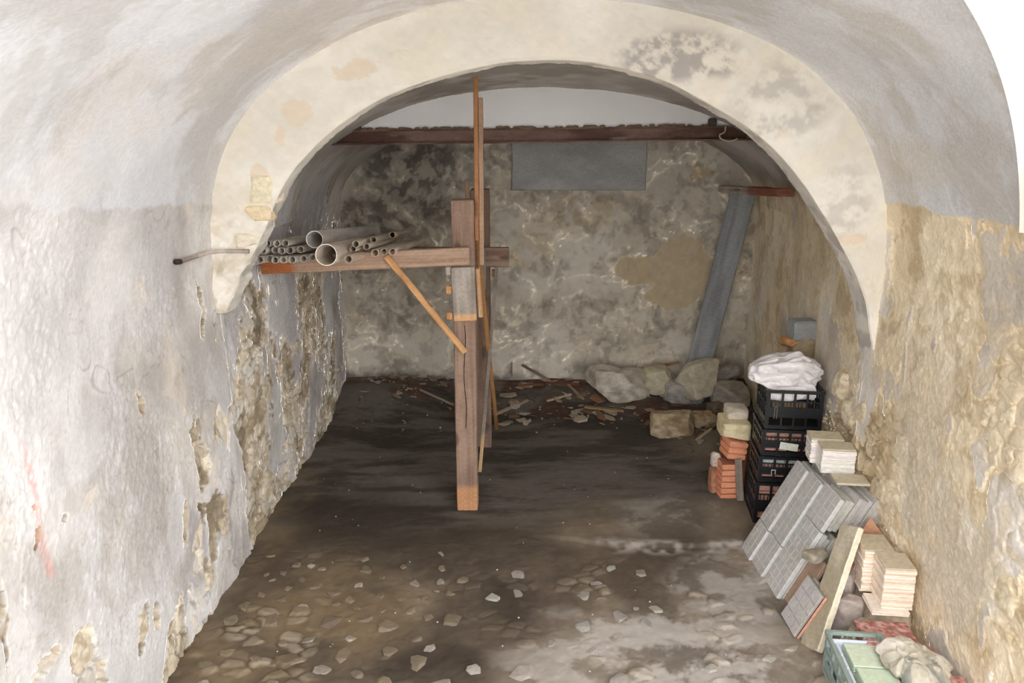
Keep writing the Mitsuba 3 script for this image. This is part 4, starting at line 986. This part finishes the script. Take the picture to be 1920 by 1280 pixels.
for (M_, z0, h), ncol, grp, lab in [(crates[0], 5, 'tiles in the bottom crate', 'pinkish tile lying in the bottom black crate'), (crates[1], 8, 'tiles in the second crate', 'pinkish or white tile lying in the second black crate'),
                                    (crates[2], 9, 'tiles in the third crate', 'pinkish tile lying in the third black crate')]:
    M, W, D = M_
    for k in range(ncol):
        for sx in (-1, 1):
            hh = (h - 0.045) / ncol
            Mk = M.copy(); Mk[:3, 3] = (M @ np.array([sx * 0.072 + rng.uniform(-0.003, 0.003), rng.uniform(-0.004, 0.004), 0.019 + hh * (k + 0.5), 1]))[:3]
            white = (grp == 'tiles in the second crate' and k > 4)
            put('crated_tile', slab((0.135, 0.235, hh * 0.86), Mk, 0.002), 'mat_matte', tone(S(206, 208, 206) if white else PINK, int(rng.integers(1e6)), 0.12), label='%s tile from the bottom in the %s half of the %s black crate, %s' % (ORD[k], 'left' if sx < 0 else 'right', grp.split()[3], 'whitish' if white else 'pinkish'), cat='tile', group=grp)

# white plastic bag slumped over the top crate
def bag():
    s = trimesh.creation.icosphere(subdivisions=5, radius=1.0)
    d = np.asarray(s.vertices)
    v = d * [0.225, 0.165, 0.130]
    q = d * 1.5 + 4
    q2 = q + 0.9 * (np.stack([fbm(q, 2, 951), fbm(q, 2, 952), fbm(q, 2, 953)], 1) - 0.5)
    g = np.random.default_rng(17)                                       # creased film: flat facets between sharp folds
    pl = g.normal(size=(60, 3)); pl /= np.linalg.norm(pl, axis=1, keepdims=True)
    off = g.uniform(0.68, 1.0, 60)
    dots = d @ pl.T
    r = np.min(np.where(dots > 0.25, off[None] / np.maximum(dots, 0.25), 9), axis=1)
    r = np.clip(r, 0.66, 1.12)
    ridge = 1 - np.abs(2 * noise(q2 * 1.9, 954) - 1)
    r = r + 0.17 * (ridge ** 1.5 - 0.40)
    v = v * r[:, None]
    v[:, 2] += 0.035 * np.exp(-((d[:, 0] - 0.25) / 0.35) ** 2) * (d[:, 2] > 0) * d[:, 2]
    v[:, 0] -= 0.055 * sstep(0.1, -0.9, d[:, 0])                         # a lobe hangs out to the left
    v[:, 2] -= 0.030 * sstep(-0.3, -1.0, d[:, 0])
    inside = sstep(-0.03, -0.06, v[:, 2])                               # the lower part sits inside the crate
    v[:, 0] = v[:, 0] * (1 - inside) + np.clip(v[:, 0] * 2.0, -0.138, 0.132) * inside
    v[:, 1] = v[:, 1] * (1 - inside) + np.clip(v[:, 1] * 2.0, -0.128, 0.12) * inside
    v[:, 2] = np.where(v[:, 2] < -0.04, -0.04 + (v[:, 2] + 0.04) * 1.6, v[:, 2])
    col = lerp(S(226, 221, 221), S(238, 235, 236), fbm(d * 4 + 3, 3, 956))
    M = rotz(-0.12, (1.665, 4.60, 0.925))
    put('plastic_bag', (tf(v, M), s.faces), 'mat_bag', col, smooth=True, label='crumpled white plastic bag slumped in the top black crate', cat='bag')
bag()
# bits set into the right wall behind the bag
put('stone', slab((0.16, 0.13, 0.13), rotz(0.1, (1.86, 4.98, 1.10)), 0.012), 'mat_matte', S(150, 152, 150), 'wall_right', label='grey block jutting from the wall behind the bag')
rock('brick', (1.79, 4.98, 1.02), (0.12, 0.12, 0.07), 961, S(176, 128, 84), S(196, 150, 104), p=5, n=2, parent='wall_right', label='orange brick bit under the grey block')
rock('stone', (1.86, 4.98, 0.98), (0.14, 0.15, 0.16), 962, S(150, 134, 108), S(170, 154, 126), p=5, n=2, parent='wall_right')

for i, (y, z, sy, sz) in enumerate([(2.63, 0.66, 0.12, 0.16), (2.62, 0.86, 0.10, 0.12), (2.78, 1.30, 0.09, 0.11), (2.90, 1.27, 0.08, 0.12), (2.86, 1.17, 0.07, 0.09), (2.74, 1.17, 0.08, 0.10),
                                    (3.95, 0.92, 0.13, 0.15), (4.12, 0.84, 0.14, 0.13), (3.80, 0.78, 0.12, 0.14), (4.28, 0.95, 0.14, 0.16), (3.62, 0.62, 0.10, 0.15), (2.70, 1.52, 0.10, 0.14)]):
    rock('stone', (1.872, y, z), (0.12, sy, sz), 1700 + i, S(196, 180, 150), S(218, 206, 182), p=5, rough=0.06, n=3, cuts=4, parent='wall_right')
for i, (y, z, sy, sz) in enumerate([(2.40, 0.60, 0.13, 0.17), (2.81, 0.42, 0.09, 0.16), (4.3, 0.55, 0.16, 0.13), (4.6, 0.8, 0.18, 0.14), (4.15, 0.95, 0.14, 0.12), (5.0, 0.5, 0.2, 0.15), (4.5, 0.25, 0.2, 0.16), (5.3, 0.9, 0.2, 0.14), (3.75, 0.35, 0.12, 0.12), (3.5, 0.2, 0.12, 0.1)]):
    rock('stone', (-1.512, y, z), (0.09, sy, sz), 1730 + i, S(176, 162, 138), S(210, 199, 180), p=4, rough=0.06, n=3, cuts=4, parent='wall_left')

# ------------------------------------------------------------------ grey gridded pavers leaning on the wall
def leaning(name, base, L, Wd, t, ang, back, c1, label, group=None, cat='tile', cells=None, seed=0, yaw=0.0, side=None, mat='mat_matte', lift=0.0, groove=None):
    """A tile leaning towards +X: base = (X, Y) of the middle of its foot, ang from the floor; back = offset of its face along its normal; lift = metres up the slope."""
    u = np.array([math.cos(ang), 0, math.sin(ang)])          # up the slope
    n = np.array([-math.sin(ang), 0, math.cos(ang)])         # out of the face
    wv = np.array([0, 1.0, 0])
    R = rotz(yaw)[:3, :3]
    u, n, wv = R @ u, R @ n, R @ wv
    o = np.array([base[0], base[1], 0.005]) + u * lift - n * back
    key = thing(name, label, cat, group) if cells else None
    M = np.eye(4); M[:3, 0], M[:3, 1], M[:3, 2] = u, wv, n
    if cells is None:
        M[:3, 3] = o + u * L / 2 - n * t / 2
        return put(name, slab((L, Wd, t), M, 0.003), mat, tone(c1, seed, 0.07), label=label, cat=cat, group=group)
    nl, nw = cells
    M[:3, 3] = o + u * L / 2 - n * (t / 2 + 0.0012)
    gcol = S(204, 203, 201) if groove is None else groove
    put('body', slab((L, Wd, t - 0.0012), M, 0.002), mat, tone(gcol if side is None else side, seed, 0.04), key)
    gl, gw = L / nl, Wd / nw
    for i in range(nl):
        for j in range(nw):
            Mi = M.copy()
            Mi[:3, 3] = o + u * (gl * (i + 0.5)) + wv * (gw * (j + 0.5) - Wd / 2) - n * 0.0020
            put('raised_square', slab((gl - 0.0045, gw - 0.0045, 0.004), Mi, 0.0010), mat, tone(c1, seed * 31 + i * 7 + j, 0.045), key)
    return key
PAV = S(186, 184, 179)
A = math.radians(63)
Ys = [4.105, 3.935, 3.745]
Xs = [1.322, 1.336, 1.352]
nb = 0
for col_i, (yc, xb, wd) in enumerate(zip(Ys, Xs, (0.155, 0.165, 0.195))):
    tiers = [(0.0, 0.20), (0.205, 0.40)] if col_i < 2 else [(0.0, 0.415), (0.42, 0.195)]
    pos = ['far column', 'middle column', 'near column'][col_i]
    for tier, (lo, L) in enumerate(tiers):
        nn_ = (3, 3) if L < 0.3 else (8, 4)
        leaning('grey_paver', (xb, yc), L, wd, 0.026, A, 0.0, PAV, ('lower' if tier == 0 else 'upper') + ' outermost grey gridded paver in the ' + pos + ' of the leaning stack beside the crates',
                cells=(max(3, round(L / 0.05)), 3 if wd < 0.18 else 4), lift=lo, seed=970 + nb, yaw=0.02 * (col_i - 1))
        nb += 1
        count = [4, 5, 6][col_i] if tier == 0 else [3, 4, 8][col_i]
        for k in range(1, count + 1):
            leaning('grey_paver', (xb, yc + 0.004 * ((k * 7) % 3 - 1)), L - 0.008 * (k % 3), wd, 0.0235, A, 0.004 + 0.0265 * k, PAV * (0.94 + 0.03 * ((k * 5) % 4)),
                    '%s plain grey paver behind the outermost %s one in the %s' % (ORD[k - 1], 'lower' if tier == 0 else 'upper', pos), 'grey pavers packed behind the outermost ones', seed=1000 + nb * 20 + k, lift=lo + 0.006 * (k % 2) + (0.0135 * k if tier else 0.0), yaw=0.02 * (col_i - 1))
# terracotta tiles leaning in front of the foot of the stack
leaning('terracotta_tile', (1.395, 3.585), 0.30, 0.14, 0.02, A, 0.0, S(172, 146, 126), 'brownish terracotta tile leaning at the near foot of the grey pavers', cat='tile', seed=1201)
rock('stone_chip', (1.50, 3.56, 0.30), (0.12, 0.09, 0.05), 1202, S(140, 132, 116), S(166, 158, 140), p=6, n=2, rot=0.4, label='grey-green stone chip resting on the edge of the terracotta tile', cat='stone')
for k in range(7):
    leaning('tile_slice', (1.47 + 0.018 * k, 3.49 + 0.004 * k), 0.20 + 0.02 * (k % 3), 0.10, 0.010, math.radians(66 + k), 0.0, S(176, 140, 128) if k % 3 else S(182, 110, 84), '%s reddish tile of the fan between the grey pavers and the stone slab' % ORD[k],
            'reddish tiles fanned between the pavers and the slab', seed=1210 + k, lift=0.06 + 0.01 * k)
# pink-edged floor tiles
for k in range(5):
    yy = 3.415 + (0.0 if k < 2 else 0.012 * k)
    leaning('pink_tile', (1.332 + (0.0 if k == 0 else 0.012), yy), 0.245 - 0.004 * k, 0.19, 0.012, math.radians(62), 0.0135 * k + (0.012 if k else 0), S(188, 184, 181),
            'outermost grey pink-edged tile of the small leaning stack by the slab' if k == 0 else '%s pink-edged tile behind the outermost one beside the slab' % ORD[k - 1], None if k == 0 else 'pink-edged tiles behind the outermost one',
            cells=(4, 3) if k == 0 else None, seed=1230 + k, groove=S(160, 156, 152), side=None)
for k, (yy, ln) in enumerate([(3.318, 0.245), (3.314, 0.18)]):
    leaning('tile_offcut', (1.336 + 0.02 * k, yy), ln, 0.010, 0.012, math.radians(62), 0.012 + 0.02 * k, S(206, 152, 132), '%s salmon tile offcut on the near edge of the pink-edged stack' % ['longer', 'shorter'][k], 'salmon offcuts at the pink-edged stack', seed=1240 + k)

# the long stone slab
def long_slab():
    p0, p1 = np.array([1.385, 3.235, 0.0]), np.array([1.635, 3.50, 0.485])
    ax = (p1 - p0); L = np.linalg.norm(ax); ax /= L
    wv = np.array([0.30, -0.90, 0.28]); wv -= ax * (wv @ ax); wv /= np.linalg.norm(wv)
    n = np.cross(ax, wv); n = n if n[0] < 0 else -n
    b = cbox((L, 0.125, 0.034), 0.005)
    v, f = trimesh.remesh.subdivide_to_size(np.asarray(b.vertices), np.asarray(b.faces), 0.025)
    m = trimesh.Trimesh(v, f, process=True); v, f = np.asarray(m.vertices), np.asarray(m.faces)
    M = np.eye(4); M[:3, 0], M[:3, 1], M[:3, 2], M[:3, 3] = ax, wv, np.cross(ax, wv), (p0 + p1) / 2
    v2 = v.copy()
    v2[:, 0] -= 0.05 * sstep(-0.5 * L + 0.1, -0.5 * L, v[:, 0]) * 0 + 0.0
    v2 += (np.stack([fbm(v * 25, 3, 1), fbm(v * 25, 3, 2), fbm(v * 25, 3, 3)], 1) - 0.5) * [0.012, 0.010, 0.004]
    c = lerp(S(164, 152, 130), S(190, 180, 160), sstep(0.3, 0.7, fbm(v * [6, 14, 14], 4, 1251)))
    edge = (v[:, 1] > 0.055)
    c = np.where(edge[:, None], lerp(S(222, 212, 186), S(234, 226, 206), fbm(v * 20, 3, 1252)), c)
    return put('stone_slab', (tf(v2, M), f), 'mat_plaster', c, label='long beige stone slab leaning between the pink-edged tiles and the white tile stack', cat='slab')
long_slab()

# ------------------------------------------------------------------ stacks of flat wall tiles
def flat_stack(n, th, ctr, size, rz, c_body, c_face, label, group, seed, jitter=0.003, z0=0.0, dark_side=None, name='wall_tile'):
    g = np.random.default_rng(seed)
    z = z0
    for k in range(n):
        t = th * g.uniform(0.9, 1.05)
        M = rotz(rz + g.uniform(-0.015, 0.015), (ctr[0] + g.uniform(-jitter, jitter), ctr[1] + g.uniform(-jitter, jitter), z + t / 2))
        top = k == n - 1
        put(name, slab((size[0], size[1], t * 0.90), M, 0.0012), 'mat_glaze' if not top else 'mat_matte', tone(c_face if top else (c_body[k % len(c_body)]), seed * 100 + k, 0.05), label=(label[1] if top and isinstance(label, tuple) else ORD[k] + ' ' + label[0].replace(' in the', ' from the bottom in the', 1) if isinstance(label, tuple) else label if n == 1 else ORD[k] + ' ' + label), cat='tile', group=None if (top and isinstance(label, tuple)) else group)
        z += t
    return z
WT = [S(234, 230, 225), S(238, 235, 231), S(228, 222, 214)]
DUST = S(196, 184, 160)
zt = flat_stack(1, 0.014, (1.735, 3.80), (0.165, 0.12), -0.10, WT, DUST, 'single dusty tile lying on the grey pavers in front of the white stack', None, 31, z0=0.585)
zt = flat_stack(13, 0.0105, (1.715, 3.95), (0.17, 0.115), -0.14, WT, DUST, ('white tile in the front stack lying on the grey pavers', 'dusty top tile of the front white stack on the grey pavers'), 'white tiles of the front stack on the pavers', 32, z0=0.585)
flat_stack(14, 0.0105, (1.705, 4.085), (0.17, 0.125), -0.14, WT, DUST, ('white tile in the rear stack lying on the grey pavers by the crates', 'dusty top tile of the rear white stack by the crates'), 'white tiles of the rear stack on the pavers', 33, z0=0.585)
PT = [S(234, 224, 208), S(228, 206, 186), S(236, 230, 220), S(230, 217, 198), S(226, 200, 180)]
# rubble that carries the pink stacks
for i, (x, y, sx, sy, sz, lab) in enumerate([(1.74, 3.26, 0.20, 0.22, 0.22, 'dusty stone under the front stack of beige tiles'), (1.72, 3.48, 0.22, 0.22, 0.22, 'dusty stone under the rear stack of beige tiles'),
                                             (1.60, 3.20, 0.14, 0.12, 0.17, 'rounded beige stone left of the beige tile stacks, behind the green crate'), (1.57, 3.34, 0.10, 0.16, 0.22, 'dark pinkish chunk between the slab and the beige tile stacks'),
                                             (1.60, 3.47, 0.11, 0.13, 0.28, 'broken grey-pink chunk leaning on the beige tile stacks')]):
    rock('rubble_stone', (x, y, sz / 2 - 0.01), (sx, sy, sz), 1300 + i, S(160, 148, 128) if i < 3 else S(158, 144, 136), S(190, 178, 156) if i < 3 else S(184, 171, 163), p=9, rough=0.03, n=3, cuts=9, rot=0.3 * i, label=lab, cat='stone')
zt = flat_stack(2, 0.011, (1.71, 3.245), (0.16, 0.15), -0.12, PT, PT[0], 'beige tile jutting from the bottom of the front beige stack', 'bottom tiles of the front beige stack', 41, z0=0.212)
flat_stack(23, 0.0092, (1.738, 3.262), (0.135, 0.15), -0.12, PT, DUST, ('cream or pink tile in the front beige stack against the right wall', 'dusty top tile of the front beige stack against the right wall'), 'tiles of the front beige stack', 42, z0=zt)
flat_stack(24, 0.0092, (1.715, 3.425), (0.135, 0.16), -0.12, PT, DUST, ('cream tile in the rear beige stack against the right wall', 'dusty top tile of the rear beige stack against the right wall'), 'tiles of the rear beige stack', 43, z0=0.225)
# triangular terracotta piece standing on the wall behind them
tri = trimesh.creation.extrude_triangulation(np.array([(0, 0), (0.15, 0), (0.055, 0.115)]), np.array([[0, 1, 2]]), 0.014)
M = np.eye(4); M[:3, 0] = (0.93, -0.36, 0); M[:3, 1] = (0.12, 0.31, 0.94); M[:3, 1] /= np.linalg.norm(M[:3, 1]); M[:3, 2] = np.cross(M[:3, 0], M[:3, 1]); M[:3, 3] = (1.70, 3.585, 0.375)
put('terracotta_shard', (tf(np.asarray(tri.vertices), M), tri.faces), 'mat_matte', S(186, 140, 112), label='triangular terracotta shard behind the rear beige tile stack', cat='shard')
put('terracotta_brick', slab((0.12, 0.06, 0.40), rotz(0.1, (1.735, 3.62, 0.20)), 0.006), 'mat_matte', S(170, 128, 104), label='terracotta brick on end behind the rear beige tile stack, under the triangular shard', cat='brick')
for i in range(4):
    leaning('tile_piece', (1.53 + 0.012 * i, 3.43), 0.10 + 0.02 * i, 0.10, 0.011, math.radians(50), 0.0, S(196, 124, 92) if i % 2 else S(206, 190, 172), '%s broken tile wedged between the slab and the beige stacks, %s' % (ORD[i], 'orange' if i % 2 else 'cream'), 'broken tiles between slab and beige stacks', seed=1330 + i, lift=0.13)

# ------------------------------------------------------------------ green crate, marble tiles, rag
GR = S(132, 148, 140)
gM, gW, gD = crate(0.012, 0.20, (1.465, 2.86), 'pale green plastic crate at the bottom right, holding pale green tiles', 1400, None, GR, W=0.23, D=0.40, rz=-0.11, name='green_crate')
def in_crate(x, y, z, sx, sy, sz, c, lab, grp, name, tilt=0.0, seed=0):
    Mk = gM @ trimesh.transformations.rotation_matrix(tilt, (0, 1, 0)); Mk[:3, 3] = (gM @ np.array([x, y, z, 1]))[:3]
    put(name, slab((sx, sy, sz), Mk, 0.002), 'mat_glaze', tone(c, seed, 0.04), label=lab, cat='tile', group=grp)
GT = S(196, 210, 186)
for k in range(12):
    in_crate(0.022, 0.080, 0.026 + 0.0125 * k, 0.15, 0.155, 0.011, GT, '%s pale green tile from the bottom at the back of the green crate' % ORD[k] if k < 11 else 'topmost pale green tile at the back of the green crate', 'pale green tiles stacked at the back of the green crate' if k < 11 else None, 'green_tile', seed=1410 + k)
    in_crate(0.028, -0.085, 0.026 + 0.0125 * k, 0.15, 0.155, 0.011, GT * 0.97, '%s pale green tile from the bottom in the front half of the green crate' % ORD[k] if k < 11 else 'topmost pale green tile in the front half of the green crate', 'pale green tiles stacked in the front of the green crate' if k < 11 else None, 'green_tile', seed=1430 + k)
in_crate(0.0, 0.172, 0.10, 0.19, 0.012, 0.15, S(208, 216, 226), 'bluish white tile on edge along the back of the green crate', None, 'edge_tile', seed=1449)
for k, y in enumerate((0.12, 0.03, -0.06)):
    in_crate(-0.078, y, 0.10, 0.012, 0.085, 0.13, S(206, 214, 224), '%s bluish white tile on edge along the left side of the green crate' % ORD[k], 'bluish tiles on edge in the green crate', 'edge_tile', seed=1450 + k)
def marble(q):
    a = fb(q * 70, 3, 1501); b = fb(q * 60, 3, 1502)
    c = lerp(S(150, 90, 84), S(196, 142, 134), sstep(0.38, 0.62, a))
    return lerp(c, S(214, 184, 174), 0.8 * sstep(0.54, 0.66, b))
def marble_tile(ctr, size, rz, lab, grp):
    b = cbox(size, 0.002)
    v, f = trimesh.remesh.subdivide_to_size(np.asarray(b.vertices), np.asarray(b.faces), 0.016)
    v = tf(v, rotz(rz, ctr))
    put('marble_tile', (v, f), 'mat_glaze', marble(v), label=lab, cat='tile', group=grp)
for row, (y, xo, nm) in enumerate([(3.085, 1.648, 'rear'), (2.90, 1.676, 'middle'), (2.715, 1.70, 'near')]):
    for k in range(7):
        top = k == 6
        marble_tile((xo + 0.003 * ((k * 5) % 3), y, 0.026 + 0.025 * k), (0.225, 0.178, 0.022), -0.08,
                    ('topmost red marble tile of the %s stack beside the green crate' if top else ORD[k] + ' red marble tile from the floor in the %s stack beside the green crate') % nm, None if top else 'red marble tiles of the %s stack' % nm)
for i, (x, y, hh) in enumerate([(1.79, 3.02, 0.14), (1.80, 2.93, 0.17), (1.805, 2.85, 0.15)]):
    put('tan_offcut', slab((0.02, 0.075, hh), rotz(-0.1, (x, y, hh / 2)), 0.003), 'mat_matte', tone(S(196, 176, 136), 1520 + i), label='%s tan stone offcut on edge between the marble tiles and the right wall' % ORD[i], cat='offcut', group='tan offcuts by the marble tiles')
def rag():
    n, m = 150, 110
    U, V = np.meshgrid(np.linspace(-1, 1, n), np.linspace(-1, 1, m), indexing='ij')
    r = np.sqrt(U ** 2 + V ** 2)
    v = pts(U, V, 0.0)
    wv = v + 0.9 * (np.stack([fbm(v * 1.6, 3, 1601), fbm(v * 1.6, 3, 1602), fbm(v * 1.6, 3, 1603)], -1) - 0.5)
    fold = np.sqrt(np.clip(1 - np.abs(2 * noise(wv * 1.9 + 7, 1604) - 1), 0, 1))
    fold2 = 1 - np.abs(2 * noise(wv * 4.2 + 3, 1605) - 1)
    ang = np.arctan2(V, U)
    outl = 0.82 + 0.30 * (fbm(np.stack([np.cos(ang) * 1.7 + 3, np.sin(ang) * 1.7, 0 * ang], -1), 3, 1606) - 0.5) * 2
    body = np.sqrt(sstep(1.02, 0.60, r / outl))
    h = body * (0.012 + 0.034 * fold + 0.014 * fold2 + 0.016 * np.exp(-((U + 0.45) / 0.3) ** 2 - ((V - 0.35) / 0.35) ** 2)) + 0.004
    k = np.minimum(1, outl / np.maximum(r, 1e-6))
    X, Y = U * k * 0.150, V * k * 0.165
    X = X + 0.05 * (fbm(wv * 2, 2, 1607) - 0.5); Y = Y + 0.05 * (fbm(wv * 2, 2, 1608) - 0.5)
    P = np.stack([X, Y, h], -1)
    P2 = P.copy(); P2[..., 2] -= 0.006
    c = lerp(S(168, 161, 145), S(196, 189, 173), sstep(0.3, 0.7, fbm(v * 3 + 1, 4, 1609)))
    c = lerp(c, S(216, 204, 196), 0.8 * sstep(0.1, -0.6, U) * sstep(-0.2, 0.5, V))
    c = lerp(c, S(124, 126, 120), 0.7 * sstep(0.60, 0.68, fbm(v * 4 + 5, 3, 1610)))
    VV, FF = join([grid(P), grid(P2, True)])
    M = rotz(-0.15, (1.655, 2.86, 0.196))
    put('cloth_rag', (tf(VV, M), FF), 'mat_matte', np.vstack([c.reshape(-1, 3)] * 2), smooth=True, label='crumpled grey-beige cloth rag lying on the red marble tiles', cat='cloth')
rag()
